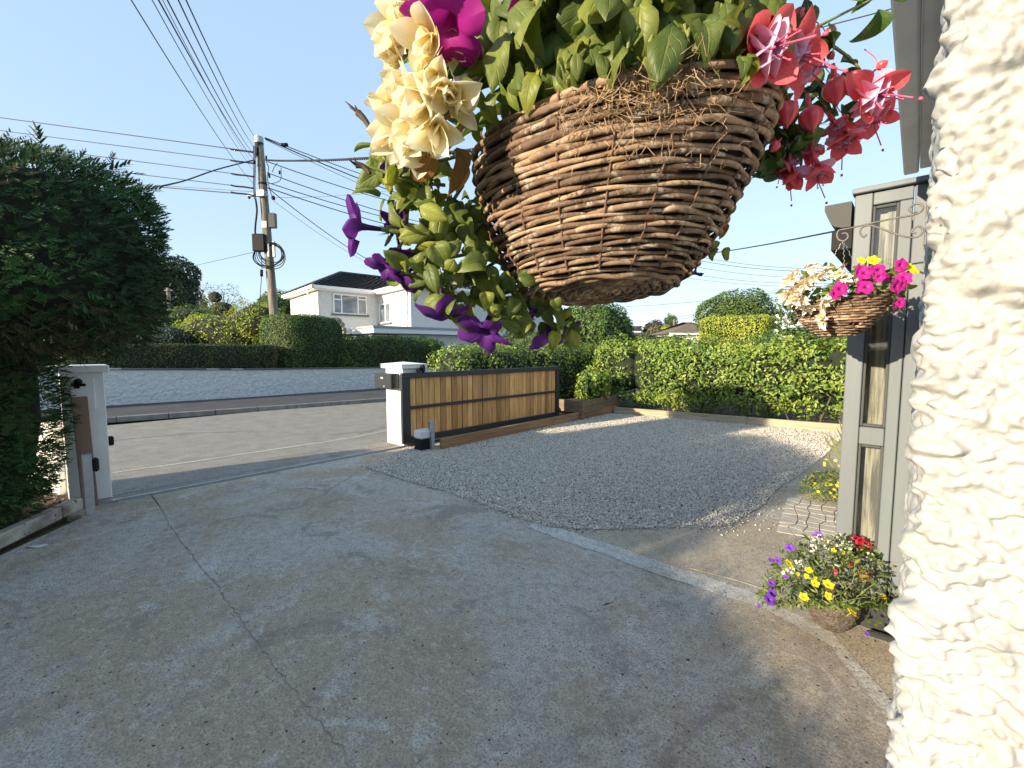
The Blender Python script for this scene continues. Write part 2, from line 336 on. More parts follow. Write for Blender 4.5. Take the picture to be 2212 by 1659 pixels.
def petalmat(name, c_in, c_out, tr=.35, streak=None, veinf=24, rough=.55):
    m, (N, K, p, noise, ramp, mix, col) = mat(name, [c_in], rough=rough, spec=.3)
    tc = N.new('ShaderNodeTexCoord'); sp = N.new('ShaderNodeSeparateXYZ'); K.new(tc.outputs['UV'], sp.inputs[0])
    c = ramp(sp.outputs[1], [(0.0, c_in), (.5, tuple((a + b) / 2 for a, b in zip(c_in, c_out))), (.68, c_out)])
    if streak:
        m2 = N.new('ShaderNodeMath'); m2.operation = 'MULTIPLY'; m2.inputs[1].default_value = veinf; K.new(sp.outputs[0], m2.inputs[0])
        m3 = N.new('ShaderNodeMath'); m3.operation = 'COSINE'; K.new(m2.outputs[0], m3.inputs[0])
        c = mix(ramp(m3.outputs[0], [(.80, (0, 0, 0)), (1, (.5, .5, .5))]), c, streak)
    K.new(c, p.inputs['Base Color'])
    t = N.new('ShaderNodeBsdfTranslucent'); K.new(c, t.inputs[0]); x = N.new('ShaderNodeMixShader'); x.inputs[0].default_value = tr
    K.new(p.outputs[0], x.inputs[1]); K.new(t.outputs[0], x.inputs[2]); K.new(x.outputs[0], N['Material Output'].inputs[0]); return m
M['cream'] = petalmat('cream_petal', (.84, .70, .28), (.93, .87, .68), .42, (.86, .76, .50))
M['peach'] = petalmat('peach_petal', (.90, .52, .30), (.95, .76, .60), .3)
M['ivory'] = petalmat('ivory_petal', (.90, .74, .46), (.95, .88, .76), .3)
M['magenta'] = petalmat('magenta_petal', (.10, .006, .07), (.36, .014, .25), .35, (.34, .01, .20))
M['magenta_s'] = petalmat('bright_magenta_petal', (.05, .002, .03), (.55, .022, .30), .3)
M['purple'] = petalmat('purple_petal', (.03, .005, .06), (.11, .02, .215), .38, (.045, .006, .09))
M['violet'] = petalmat('violet_petal', (.05, .01, .14), (.20, .06, .50), .3)
M['sepal'] = petalmat('fuchsia_sepal', (.80, .10, .11), (.86, .15, .17), .35, (.66, .06, .08))
M['corolla'] = petalmat('fuchsia_corolla', (.85, .35, .50), (.78, .58, .78), .35, (.72, .30, .52))
M['bud'] = M_('fuchsia_bud', [(.70, .06, .09), (.82, .12, .15)], scale=30, rough=.35)
M['stamen'] = M_('stamen', (.55, .08, .16), rough=.5)
M['stament'] = M_('stamen_tip', (.28, .07, .16), rough=.6)
M['yellow'] = petalmat('yellow_petal', (.75, .42, .01), (.86, .70, .03), .3)
M['whitep'] = petalmat('white_petal', (.75, .75, .55), (.85, .85, .80), .3)
M['red'] = petalmat('red_petal', (.45, .01, .03), (.72, .03, .07), .3)
M['stem'] = M_('green_stem', [(.13, .17, .05), (.20, .23, .08)], scale=40, rough=.6)
M['stemd'] = M_('dark_dried_stem', [(.03, .02, .018), (.10, .07, .05)], scale=70, rough=.8, bump=.5, bscale=200, bdist=.002)
M['stemo'] = M_('red_brown_stem', [(.26, .09, .035), (.36, .17, .06)], scale=40, rough=.5)
def willow():
    m, (N, K, p, noise, ramp, mix, col) = mat('willow_rod_bark', [(.17, .105, .065), (.34, .235, .155)], scale=22, rough=.72, detail=10, mid=(.3, .7), spec=.35)
    oi = N.new('ShaderNodeObjectInfo')
    tint = ramp(oi.outputs['Random'], [(0, (.38, .34, .32)), (.4, (.75, .72, .70)), (.75, (1.15, 1.13, 1.1)), (1, (1.75, 1.75, 1.7))])
    c = mix(1.0, col, tint, 'MULTIPLY')
    c = mix(ramp(noise(45, 10, .75, 1), [(.53, (0, 0, 0)), (.62, (.75, .75, .75))]), c, (.50, .44, .36))
    c = mix(ramp(noise(70, 8, .7, .5), [(.37, (.9, .9, .9)), (.46, (0, 0, 0))]), c, (.045, .026, .018))
    c = mix(ramp(noise(18, 6, .6, .5), [(.62, (0, 0, 0)), (.72, (.6, .6, .6))]), c, (.18, .075, .035))
    K.new(c, p.inputs['Base Color'])
    b = N.new('ShaderNodeBump'); b.inputs['Strength'].default_value = .8; b.inputs['Distance'].default_value = .0022
    K.new(noise(160, 8, .7), b.inputs['Height']); K.new(b.outputs[0], p.inputs['Normal']); return m
M['willow'] = willow()
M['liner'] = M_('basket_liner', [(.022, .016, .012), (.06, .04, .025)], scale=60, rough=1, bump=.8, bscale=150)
M['root'] = M_('dry_root', [(.22, .13, .065), (.46, .32, .19)], scale=90, rough=.9)
M['rustwire'] = M_('rusty_wire', [(.10, .045, .03), (.22, .12, .08)], scale=80, rough=.8)
M['pot'] = M_('pebbled_dark_pot', [(.05, .042, .036), (.20, .16, .13)], scale=70, rough=.55, bump=1, bscale=60, bdist=.02)
M['paper'] = M_('litter_paper', (.55, .58, .64), rough=.7)

# ---------------------------------------------------------------- the ground
def struct(o): o['kind'] = 'structure'; return o
g = MB(); g.poly([(-400, -400), (400, -400), (400, 400), (-400, 400)], -.06)
struct(g.build('ground', M['grass']))
struct(MB().poly([(-12.62, -60), (-6.42, -60), (-6.42, 70), (-12.3, 70), (-12.1, 12), (-12.62, 4)], 0.0, .05).build('road', M['road']))
# driveway: two slabs with an open joint, side concrete, flush strip, apron at the gate
jt = [G(345, 1093), G(362, 1130), G(392, 1172), G(430, 1224), G(470, 1272), G(510, 1330), G(553, 1388), G(592, 1440), G(640, 1500), G(700, 1580), G(760, 1659)]
jd = (jt[-1] - jt[-4]).normalized(); jt2 = jt + [jt[-1] + jd * ((.3 - jt[-1].x) / jd.x)]
# refine with wobble
def wob(pts, amp=.012, n=6):
    o = []
    for a, b in zip(pts[:-1], pts[1:]):
        for k in range(n): o.append(a.lerp(b, k / n) + Vector((random.uniform(-amp, amp), random.uniform(-amp, amp), 0)))
    return o + [pts[-1]]
jtw = wob(jt2, .010, 9)
jl = [p + Vector((0, -.001, 0)) for p in jtw]; jr = [p + Vector((0, random.uniform(.003, .014), 0)) for p in jtw]
XG = -6.13
drv = empty('driveway', (0, 0, 0)); struct(drv)
lp = [Vector((XG, -.1, 0)), Vector((XG, jl[0].y, 0))] + jl + [Vector((.3, -9, 0)), Vector((-4, -9, 0)), G(0, 1200) + Vector((2, -2, 0)), G(0, 1200), G(190, 1112)]
MB().poly(lp, .0, .06).build('slab', M['drive'], drv)
# strip / side concrete boundary
sa = [G(1160, 1128), G(1240, 1156), G(1330, 1183), G(1450, 1225), G(1545, 1255), G(1640, 1290), G(1720, 1330), G(1800, 1372)]
sb = [G(1140, 1138), G(1200, 1162), G(1300, 1195), G(1420, 1242), G(1530, 1278), G(1640, 1312), G(1720, 1352), G(1796, 1400)]
rp = jr[::-1] + [Vector((XG, jr[0].y, 0)), Vector((XG, 9.9, 0)), Vector((-4.5, 9.9, 0)), G(1100, 1112)] + [p.copy() for p in sa] + [Vector((.3, 2.05, 0))]
MB().poly(rp, .0, .06).build('slab', M['drive'], drv)
st = wob([p + Vector((0, .02, 0)) for p in sa] + [Vector((.3, 2.07, 0))], .012, 4) + wob(sb + [Vector((.3, 1.96, 0))], .012, 4)[::-1]
MB().poly(st, .0035).build('strip', M['strip'], drv)
MB().poly([Vector((-4.5, 9.9, 0)), G(1100, 1111)] + [p.copy() for p in sb] + [Vector((.3, 1.98, 0)), Vector((.3, 9.9, 0))], .0018).build('side_concrete', M['drive2'], drv)
MB().tube([G(1490, 1227, .002), G(1560, 1245, .002), G(1600, 1256, .002), G(1650, 1272, .002)], .004, 4).build('crack', M['crackfill'], drv)
MB().poly([p - UP * .004 for p in jl] + [p - UP * .004 for p in jr[::-1]]).build('joint_filling', M['crackfill'], drv)
def crack(pts, wd=.006, nm='crack'):
    P = wob([G(*p) for p in pts], .02, 5); lft = []; rgt = []
    for i, p in enumerate(P):
        t = (P[min(i + 1, len(P) - 1)] - P[max(i - 1, 0)]).normalized(); n_ = Vector((-t.y, t.x, 0)); w_ = wd * random.uniform(.3, 1) * (.2 if i in (0, len(P) - 1) else 1)
        lft.append(p + n_ * w_); rgt.append(p - n_ * w_)
    MB().poly([q + UP * .004 for q in lft + rgt[::-1]]).build(nm, M['crackfill'], drv)
crack([(600, 1062), (660, 1054), (705, 1060), (740, 1040), (782, 1012)], .009)
crack([(705, 1060), (690, 1085), (725, 1100)], .006)
crack([(740, 1040), (775, 1052), (800, 1072)], .006)
crack([(700, 1170), (724, 1150), (750, 1142)], .005)
crack([(1290, 1310), (1330, 1296), (1350, 1275)], .003)
# apron beyond the gate line with the steel track
ap = empty('gate_apron', (-6.3, 2, 0)); struct(ap)
MB().box(-6.42 - .0, XG - .005, .2, 8.6, -.05, .0).build('concrete_strip', M['apron'], ap)
MB().poly([(-6.42, .2, 0), (-7.05, .1, 0), (-6.95, 4.0, 0), (-6.42, 4.0, 0)], .004, .01).build('ramp', M['apron'], ap)
tr = MB().box(-6.20, -6.145, .45, 8.4, .0, .008); tr.tube([(-6.172, .45, .016), (-6.172, 8.4, .016)], .009, 6)
tr.build('gate_track', M['galv'], ap)
# road joints
def roadline(pts, wd, m, name):
    P = wob([G(*p) for p in pts], .015, 5); V = []
    for i, p in enumerate(P): V.append(p + Vector((wd, 0, .004)));
    for p in P[::-1]: V.append(p + Vector((-wd, 0, .004)))
    o = MB().poly(V).build(name, m); return struct(o)
roadline([(244, 1022), (420, 997), (600, 970), (760, 946), (835, 930)], .035, M['strip'], 'road_joint')
roadline([(240, 952), (420, 935), (560, 932), (700, 940), (800, 932), (880, 905)], .018, M['kerb'], 'tar_seam')
# pavement + kerb across the road
kb = empty('pavement', (-13, 4, 0)); struct(kb)
def kx(y): return np.interp(y, [-60, 1.0, 7.2, 12, 70], [-13.4, -13.1, -12.12, -11.6, -8.0])
yy = list(np.arange(-20, 50, .915)); random.shuffle(yy); yy.sort()
base = []
for y in yy: base.append(Vector((kx(y) - .13, y, 0)))
MB().poly([p for p in base] + [Vector((-22, 50, 0)), Vector((-22, -20, 0))], .10, .14).build('tarmac', M['pave'], kb)
for y in yy[:-1]:
    a = Vector((kx(y + .006), y + .006, 0)); b = Vector((kx(y + .909), y + .909, 0))
    MB().beam(a + Vector((-.065, 0, .05)), b + Vector((-.065, 0, .05)), .125, .13 + random.uniform(-.004, .004), b=.012).build('kerb_stone', M['kerb'], kb)
# gravel bed with loose stones
gpoly = [G(790, 1010), G(880, 1040), G(960, 1062), G(1020, 1082), G(1100, 1112), G(1180, 1138), G(1260, 1146), G(1400, 1143), G(1580, 1136), G(1640, 1100), G(1690, 1050), G(1765, 1000),
         Vector((-.9, 10.55, 0)), Vector((-5.65, 9.75, 0)), Vector((-5.60, 9.2, 0)), Vector((-5.95, 4.35, 0)), Vector((-6.1, 4.0, 0))]
gp = wob(gpoly, .015, 5)
gv = empty('gravel', (-3.5, 7, 0)); struct(gv)
MB().poly(gp, .005).build('gravel_base', M['gbase'], gv)
def inside(P, xy):
    x, y = xy[:, 0], xy[:, 1]; r = np.zeros(len(xy), bool); n = len(P); j = n - 1
    for i in range(n):
        c = ((P[i].y > y) != (P[j].y > y)); xx = (P[j].x - P[i].x) * (y - P[i].y) / (P[j].y - P[i].y + 1e-12) + P[i].x
        r ^= c & (x < xx); j = i
    return r
def scatter_poly(P, n, dens=None):
    xs = [p.x for p in P]; ys = [p.y for p in P]; out_ = np.zeros((0, 2))
    while len(out_) < n:
        q = np.c_[rng.uniform(min(xs), max(xs), n), rng.uniform(min(ys), max(ys), n)]
        q = q[inside(P, q)]
        if dens is not None: q = q[rng.random(len(q)) < dens(q)]
        out_ = np.r_[out_, q]
    return out_[:n]
OCT = np.array([[1, 0, 0], [-1, 0, 0], [0, 1, 0], [0, -1, 0], [0, 0, 1], [0, 0, -1]], float)
OF = np.array([[0, 2, 4], [2, 1, 4], [1, 3, 4], [3, 0, 4], [2, 0, 5], [1, 2, 5], [3, 1, 5], [0, 3, 5]])
def stones(name, xy, z0, size, flat, m, parent, val=None, long_=1.0):
    n = len(xy); s = rng.uniform(size * .6, size * 1.3, (n, 1, 1)) * np.array([1, .75, flat]) * rng.uniform(.75, 1.25, (n, 1, 3))
    s[:, :, 0] *= long_
    V = OCT[None] * s + rng.normal(0, size * .12, (n, 6, 3)) * np.array([1, 1, flat])
    a = rng.uniform(0, 2 * pi, n); ca, sa_ = np.cos(a)[:, None], np.sin(a)[:, None]
    tl = rng.normal(0, .35, (n, 1)); x = V[..., 0] * ca - V[..., 1] * sa_; y = V[..., 0] * sa_ + V[..., 1] * ca; z = V[..., 2] + V[..., 0] * tl
    V = np.stack([x + xy[:, :1], y + xy[:, 1:2], z + z0 + rng.uniform(0, size * .7, (n, 1))], -1).reshape(-1, 3)
    if parent is not None: V = V - np.array(PM(parent).translation)
    F = (OF[None] + (np.arange(n) * 6)[:, None, None]).reshape(-1, 3)
    v = (rng.random(n) if val is None else val); me = me_from(name, V, F, m, attr=np.repeat(v, 8))
    o = link(name, me, parent); o['kind'] = 'stuff'; return o
q = scatter_poly(gp, 100000, lambda q: np.clip(1.25 - np.hypot(q[:, 0], q[:, 1]) / 14, .35, 1))
stones('loose_stones', q, .011, .0098, .7, M['pebble'], gv)
e = scatter_poly([p for p in gp], 200)
ed = []
for i in range(0, len(gp) - 30):
    for k in range(26): ed.append((gp[i].x + random.gauss(0, .045) * random.choice((1, 1, 3)), gp[i].y + random.gauss(0, .045) * random.choice((1, 1, 3))))
stones('stray_stones', np.array(ed), .006, .008, .7, M['pebble'], gv)
tag(gv, kind='structure')

# imprinted slab by the bay
im = empty('imprinted_paving', G(1760, 1120)); struct(im)
Q = [G(1700, 1074), G(1838, 1098), G(1846, 1180), G(1676, 1150)]
MB().poly(Q, .0035).build('mortar', M['crackfill'], im)
stm_ = M_('imprinted_stone', [(.40, .36, .29), (.52, .47, .39)], scale=5, rough=.9, bump=.6, bscale=14, bdist=.02)
ni, nj = 8, 5; gr = {}
for i in range(ni + 1):
    for j in range(nj + 1):
        u_ = min(1, max(0, (i + (random.uniform(-.3, .3) if 0 < i < ni else 0)) / ni)); v_ = min(1, max(0, (j + (random.uniform(-.32, .32) if 0 < j < nj else 0)) / nj))
        gr[i, j] = Q[0].lerp(Q[3], u_).lerp(Q[1].lerp(Q[2], u_), v_)
for i in range(ni):
    for j in range(nj):
        P4 = [gr[i, j], gr[i + 1, j], gr[i + 1, j + 1], gr[i, j + 1]]; c4 = sum(P4, Vector()) / 4
        MB().poly([c4 + (p - c4) * (1 - .009 / (p - c4).length) for p in P4], .009 + random.uniform(-.001, .002), .008).build('stone', stm_, im)
# crumbs, grit and a few dry leaves lying about
q = np.c_[rng.uniform(-6, -.4, 700), rng.uniform(-.5, 5, 700)]; stones('grit', q, .003, .0045, .6, M['chip'], drv)
q = np.c_[rng.uniform(-2.6, -.5, 60), rng.uniform(1.6, 3.6, 60)]; stones('grit', q, .003, .006, .3, M['mulch'], drv)

# ---------------------------------------------------------------- foliage machinery
def lump(P, f, seed=0.0):
    x, y, z = P[:, 0] * f + seed, P[:, 1] * f + seed * 1.7, P[:, 2] * f + seed * .3
    return (np.sin(x * 1.0 + 1.3 * np.sin(y * .9)) + np.sin(y * 1.3 + 1.1 * np.sin(z * 1.1 + x * .5)) + np.sin(z * 1.7 + 1.2 * np.sin(x * 1.4))
            + .6 * np.sin(2.7 * x + 1.9 * y) + .6 * np.sin(2.9 * y - 2.3 * z) + .5 * np.sin(3.3 * z + 2.1 * x)) / 3.2
def rotz(P, a):
    c, s = cos(a), sin(a); return np.c_[P[:, 0] * c - P[:, 1] * s, P[:, 0] * s + P[:, 1] * c, P[:, 2]]
def shell(shapes, n, depth=.15, lamp=.1, lf=3.0, seed=0.0, jit=.0):
    """points and outward normals on the union of superellipsoids (c, r, p, yaw)"""
    ar = []
    for (c, r, p, yw) in shapes: ar.append(r[0] * r[1] + r[1] * r[2] + r[0] * r[2])
    ar = np.array(ar) / sum(ar); PP = []; NN = []
    for i, (c, r, p, yw) in enumerate(shapes):
        k = int(n * ar[i] * 1.0) + 1; r_ = np.array(r, float); fa = np.array([r_[1] * r_[2], r_[0] * r_[2], r_[0] * r_[1]]); fa /= fa.sum()
        ax = rng.choice(3, k, p=fa); U = rng.uniform(-1, 1, (k, 3)); sg = rng.choice([-1, 1], k); U[np.arange(k), ax] = sg
        d = U / (np.abs(U) ** p).sum(1, keepdims=True) ** (1 / p)
        nn = np.sign(d) * np.abs(d) ** (p - 1) / r_; nn /= np.linalg.norm(nn, axis=1, keepdims=True) + 1e-9
        P = d * r_; P = rotz(P, yw) + np.array(c); nn = rotz(nn, yw)
        P = P + nn * (lump(P, lf, seed)[:, None] * lamp - rng.random((k, 1)) ** 1.5 * depth)
        keep = np.ones(k, bool)
        for j, (c2, r2, p2, yw2) in enumerate(shapes):
            if j == i: continue
            Q = rotz(P - np.array(c2), -yw2) / (np.array(r2) * .9); keep &= (np.abs(Q) ** p2).sum(1) > 1
        PP.append(P[keep]); NN.append(nn[keep])
    P = np.concatenate(PP); N_ = np.concatenate(NN); k = P[:, 2] > .02; return P[k], N_[k]
def unit(a): return a / (np.linalg.norm(a, axis=1, keepdims=True) + 1e-9)
def leafmesh(name, P, Nn, size, ratio, m, parent, val=None, droop=.2, spread=1.0, fold=.25, along=None):
    n = len(P)
    if along is None:
        A = unit(np.cross(Nn, rng.normal(0, 1, (n, 3)))); A = unit(A + Nn * rng.uniform(-.1, .9, (n, 1)) * spread + np.array([0, 0, -droop]))
    else: A = unit(along)
    NB = unit(Nn + rng.normal(0, .45, (n, 3)) * spread); B = unit(np.cross(A, NB)); NB = np.cross(B, A)
    s = size * rng.uniform(.6, 1.3, (n, 1)); wd = s * ratio * .5
    mid_ = P + A * s * .45
    V = np.stack([P, mid_ + B * wd + NB * wd * fold, P + A * s - NB * s * .12, mid_ - B * wd + NB * wd * fold], 1).reshape(-1, 3)
    o0 = np.array(PM(parent).translation) if parent is not None else 0
    F = (np.array([[0, 1, 2], [0, 2, 3]])[None] + (np.arange(n) * 4)[:, None, None]).reshape(-1, 3)
    v = rng.random(n) if val is None else np.clip(val, 0, 1)
    o = link(name, me_from(name, V - o0, F, m, attr=np.repeat(v, 2)), parent); o['kind'] = 'stuff'; return o
def core(shapes, parent, k=.86, m=None):  # solid dark filling that blocks light and stands for inner shade
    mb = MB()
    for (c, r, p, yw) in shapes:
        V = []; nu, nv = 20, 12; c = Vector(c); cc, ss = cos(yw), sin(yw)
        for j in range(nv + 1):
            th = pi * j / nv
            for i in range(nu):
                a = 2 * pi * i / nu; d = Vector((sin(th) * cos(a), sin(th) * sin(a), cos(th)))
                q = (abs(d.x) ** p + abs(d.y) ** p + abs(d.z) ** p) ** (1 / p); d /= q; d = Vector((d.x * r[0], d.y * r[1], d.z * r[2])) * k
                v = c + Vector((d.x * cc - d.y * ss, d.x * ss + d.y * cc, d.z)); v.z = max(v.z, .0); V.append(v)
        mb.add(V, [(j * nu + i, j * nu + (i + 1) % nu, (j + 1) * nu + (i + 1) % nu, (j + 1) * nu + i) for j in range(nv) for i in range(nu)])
    return mb.build('shade_core', m or M['core'], parent, True)
def bush(name, label, cat, base, shapes, n, size, ratio, m, depth=.15, lamp=.1, lf=3, group=None, k=.84, clump=.0, droop=.2, trunk=None, spread=1.0, seed=None, leafname='foliage'):
    o = empty(name, base); tag(o, label, cat, group)
    sd = random.uniform(0, 50) if seed is None else seed
    P, Nn = shell(shapes, n, depth, lamp, lf, sd)
    if clump:
        keep = lump(P, lf * 2.3, sd + 9) + rng.normal(0, .25, len(P)) > -clump; P, Nn = P[keep], Nn[keep]
    v = .5 + .28 * lump(P, lf * 1.6, sd + 3) + rng.normal(0, .20, len(P))
    leafmesh(leafname, P, Nn, size, ratio, m, o, v, droop, spread)
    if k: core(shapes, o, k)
    return o
def yawL(a): return R(YAW) + a                              # frame measured from the camera's heading

# ---- tall leylandii hedge on the left
ley = empty('leylandii_hedge', L(-5.3, 3)); tag(ley, 'tall dark conifer hedge at the left edge, undercut above the gate pillar', 'hedge')
A_ = [(Vector((-5.72, -.66, 2.38)), (.76, 1.22, .86), 3.8, 0), (Vector((-5.42, .03, 2.37)), (.86, .80, .78), 2.8, 0), (Vector((-6.0, -.96, 1.25)), (.58, 1.08, 1.35), 3.0, 0),
      (L(-5.0, .9, 1.35), (.95, 1.5, 1.25), 4, yawL(0)), (L(-5.5, 2.3, 1.0), (.75, .9, 1.0), 3, yawL(0))]
P, Nn = shell(A_, 56000, .16, .06, 2.6, 3.0)
def sprays(name, P, Nn, m, parent, size=.22, k=7, vary=.3):
    n = len(P); A = unit(Nn * .32 + rng.normal(0, .30, (n, 3)) + np.array([.25, .45, .22]))
    A[:, 2] = np.where(rng.random(n) < .4, A[:, 2] - .3, A[:, 2]); A = unit(A)
    B = unit(np.cross(A, unit(Nn + rng.normal(0, .5, (n, 3))))); S = size * rng.uniform(.5, 1.35, (n, 1)); Vs = []; vals = []
    v0 = np.clip(.42 + .25 * lump(P, 3.1, 7) + rng.normal(0, .14, n), 0, .86)
    br = lump(P, 1.6, 21) + rng.normal(0, .3, n) > .75; v0[br] = rng.uniform(.85, 1, br.sum())
    for j in range(k):
        t = j / (k - 1); side = (-1) ** j; b0 = P + A * S * t * .62
        dr = unit(A + B * side * (.75 - .25 * t) + rng.normal(0, .12, (n, 3))); ln = S * (.52 - .26 * t); q = np.cross(dr, B); wv = unit(np.cross(dr, unit(Nn + 1e-3))) * S * .052
        Vs.append(np.stack([b0 - wv, b0 + wv, b0 + dr * ln * .62 + wv * .9, b0 + dr * ln, ], 1)); vals.append(v0 + rng.normal(0, .06, n))
    V = np.concatenate(Vs).reshape(-1, 3) - np.array(PM(parent).translation); nf = len(V) // 4
    F = (np.array([[0, 1, 2], [0, 2, 3]])[None] + (np.arange(nf) * 4)[:, None, None]).reshape(-1, 3)
    o = link(name, me_from(name, V, F, m, attr=np.repeat(np.clip(np.concatenate(vals), 0, 1), 2)), parent); o['kind'] = 'stuff'; return o
sprays('foliage', P, Nn, M['ley'], ley, .108, 6)
P2, N2 = shell(A_, 3600, .03, .16, 2.2, 3.0); up_ = (P2[:, 2] > 2.95) & (rng.random(len(P2)) < .3); sprays('top_shoots', P2[up_] + N2[up_] * .03, unit(N2[up_] + np.array([0, 0, .5])), M['ley'], ley, .17, 9)
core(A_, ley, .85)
tw = MB()
for i in range(420):                                       # bare brown twigs in the hollow under the bulge
    c = Vector((-5.15 + random.uniform(-.4, .25), .2 + random.uniform(-.5, .35), 1.95 + random.uniform(-.3, .3))); d = Vector((random.gauss(.5, .4), random.gauss(.2, .4), random.gauss(.1, .35))).normalized() * random.uniform(.12, .4)
    mid_ = c + d * .5 + Vector((random.gauss(0, .02), 0, random.gauss(.03, .02))); tw.tube([c, mid_, c + d], [.003, .0025, .0012], 3, False)
twg = tw.build('bare_twigs', M_('dry_twig', [(.07, .045, .03), (.15, .10, .07)], scale=20, rough=.9), ley); twg['kind'] = 'stuff'
# unseen low hedge added behind the camera, its height set to shade the driveway
B_ = [(L(-4.85, -2.9, .72), (.70, 3.1, .96), 7, yawL(0))]
bush('unseen_shade_hedge', 'unseen low hedge added behind the camera to shade the driveway', 'hedge', L(-4.75, -2.5), B_, 7000, .06, .5, M['privet'], .08, .05, 3, k=.93)
# bed in front of it, edging, litter
bd = empty('hedge_bed', L(-4.6, 4, 0)); struct(bd)
bpts = [G(186, 1094), G(0, 1180), G(0, 1180) + (G(0, 1180) - G(186, 1094)) * 1.2, L(-7, 2.4), L(-6.6, 4.9), G(150, 1040), G(180, 1080)]
MB().poly(bpts, .05, .1).build('soil', M['soil'], bd)
q = scatter_poly(bpts, 2600); stones('bark_chips', q, .055, .014, .45, M['chip'], bd, long_=1.6)
edg = empty('bed_edging', G(90, 1140)); tag(edg, 'weathered pale timber edging along the bed under the tall hedge', 'edging')
e0, e1 = G(187, 1094), G(0, 1186); ev = (e1 - e0).normalized(); ln = (e1 - e0).length
xj = G(137, 1118)
js = [e0, e0 + ev * (xj - e0).dot(ev), e0 + ev * ((xj - e0).dot(ev) + 1.0), e0 + ev * ((xj - e0).dot(ev) + 2.0)]
nrm = Vector((ev.y, -ev.x, 0)); nrm = nrm if nrm.dot(Vector((-1, -1, 0))) > 0 else -nrm
for a, b in zip(js[:-1], js[1:]):
    MB().beam(a + ev * .008 + nrm * .05 + UP * .05, b - ev * .008 + nrm * .05 + UP * .05, .10, .12, b=.012).build('edging_block', M['kerbwood'], edg)
lt = G(78, 1181); lv = []
for k in range(14):
    a = 2 * pi * k / 14; r = 1 + .15 * sin(3 * a); lv.append(lt + RT * (.075 * cos(a) * r) + FW * (.022 * sin(a) * r + .012 * cos(a)) + UP * (.008 + .006 * sin(2 * a)))
tag(MB().poly(lv, None, .002).build('litter', M['paper']), 'crumpled scrap of pale paper on the concrete by the bed edging', 'litter')

# ---------------------------------------------------------------- left gate pillar, posts
lpil = empty('gate_pillar', (-6.55, .37, 0)); tag(lpil, 'white gate pillar on the left beside the tall hedge, brown post fixed to it', 'pillar')
p0 = G(243, 1074); 
def pillar(o, x0, x1, y0, y1, h, capo, capz):
    MB().box(x0, x1, y0, y1, 0, h, .006).build('shaft', M['white'], o)
    MB().box(x0 - capo, x1 + capo, y0 - capo, y1 + capo, h, h + capz, .008).build('cap', M['white'], o)
px1, py1 = p0.x, p0.y
pillar(lpil, px1 - .34, px1, py1 - .33, py1, 1.37, .045, .075)
pln = MB(); pln.box(px1, px1 + .012, py1 - .26, py1 - .08, .98, 1.30, .003); pln.build('cover_plate', M['white'], lpil)
hk = MB(); c = Vector((px1 + .03, py1 - .20, 1.285)); hk.tube([c - Vector((.03, 0, 0)), c + Vector((.03, 0, 0))], .02, 8); hk.lathe(c + Vector((.03, 0, -.03)), [(.0, 0), (.032, .01), (.034, .03), (.02, .055), (0, .06)], 10)
hk.beam(c + Vector((.03, -.055, -.035)), c + Vector((.03, .055, -.04)), .03, .03, b=.006); hk.beam(c + Vector((.03, -.035, -.06)), c + Vector((.03, .01, -.06)), .03, .03, b=.006)
hk.build('lamp_bracket', M['black'], lpil, True)
wp0, wp1 = G(195, 1092), D(190, 862, 4.48)
wp = MB().beam(Vector((wp0.x, wp0.y, 0.0)), Vector((wp0.x - .03, wp0.y - .02, 1.13)), .12, .10, up=Vector((1, 0, 0)), b=.004)
tag(wp.build('timber_post', M['postwood']), 'brown timber post standing against the left white pillar', 'post')
for (cx, cy_) in ():
    pass
# photocell on road side of the pillar
pc = empty('photocell', Vector((px1 - .0, py1 + .01, .45))); tag(pc, 'small black sensor on the road side face of the left white pillar', 'sensor')
MB().box(px1 - .12, px1 - .05, py1, py1 + .05, .56, .66, .012).build('housing', M['black'], pc)
gpst = G(196, 1112); gl = empty('guide_post', Vector((gpst.x, gpst.y, 0))); tag(gl, 'short grey metal gate catch post in front of the brown timber post', 'post')
MB().obox(Vector((gpst.x, gpst.y, 0)), Vector((1, 0, 0)), Vector((0, 1, 0)), -.035, .035, -.035, .035, 0.008, .60, .004).build('metal_post', M['galv'], gl)
MB().box(gpst.x - .065, gpst.x + .065, gpst.y - .065, gpst.y + .065, 0, .008).build('base_plate', M['galv'], gl)
MB().box(gpst.x - .03, gpst.x + .03, gpst.y + .036, gpst.y + .085, .42, .555, .016).build('rubber_catch', M['black'], gl)
# short white roadside wall behind the posts
wl = MB(); a = D(165, 1066, 4.95); b = D(98, 1066, 5.25)
a = G(168, 1070); b = G(104, 1058); dv = (b - a).normalized(); pv = Vector((-dv.y, dv.x, 0))
wl.obox(a, dv, pv, .0, (b - a).length + .1, -.0, .14, 0, .84, .02)
tag(wl.build('low_wall', M['white']), 'low white rendered wall half hidden under the tall conifer hedge', 'wall')

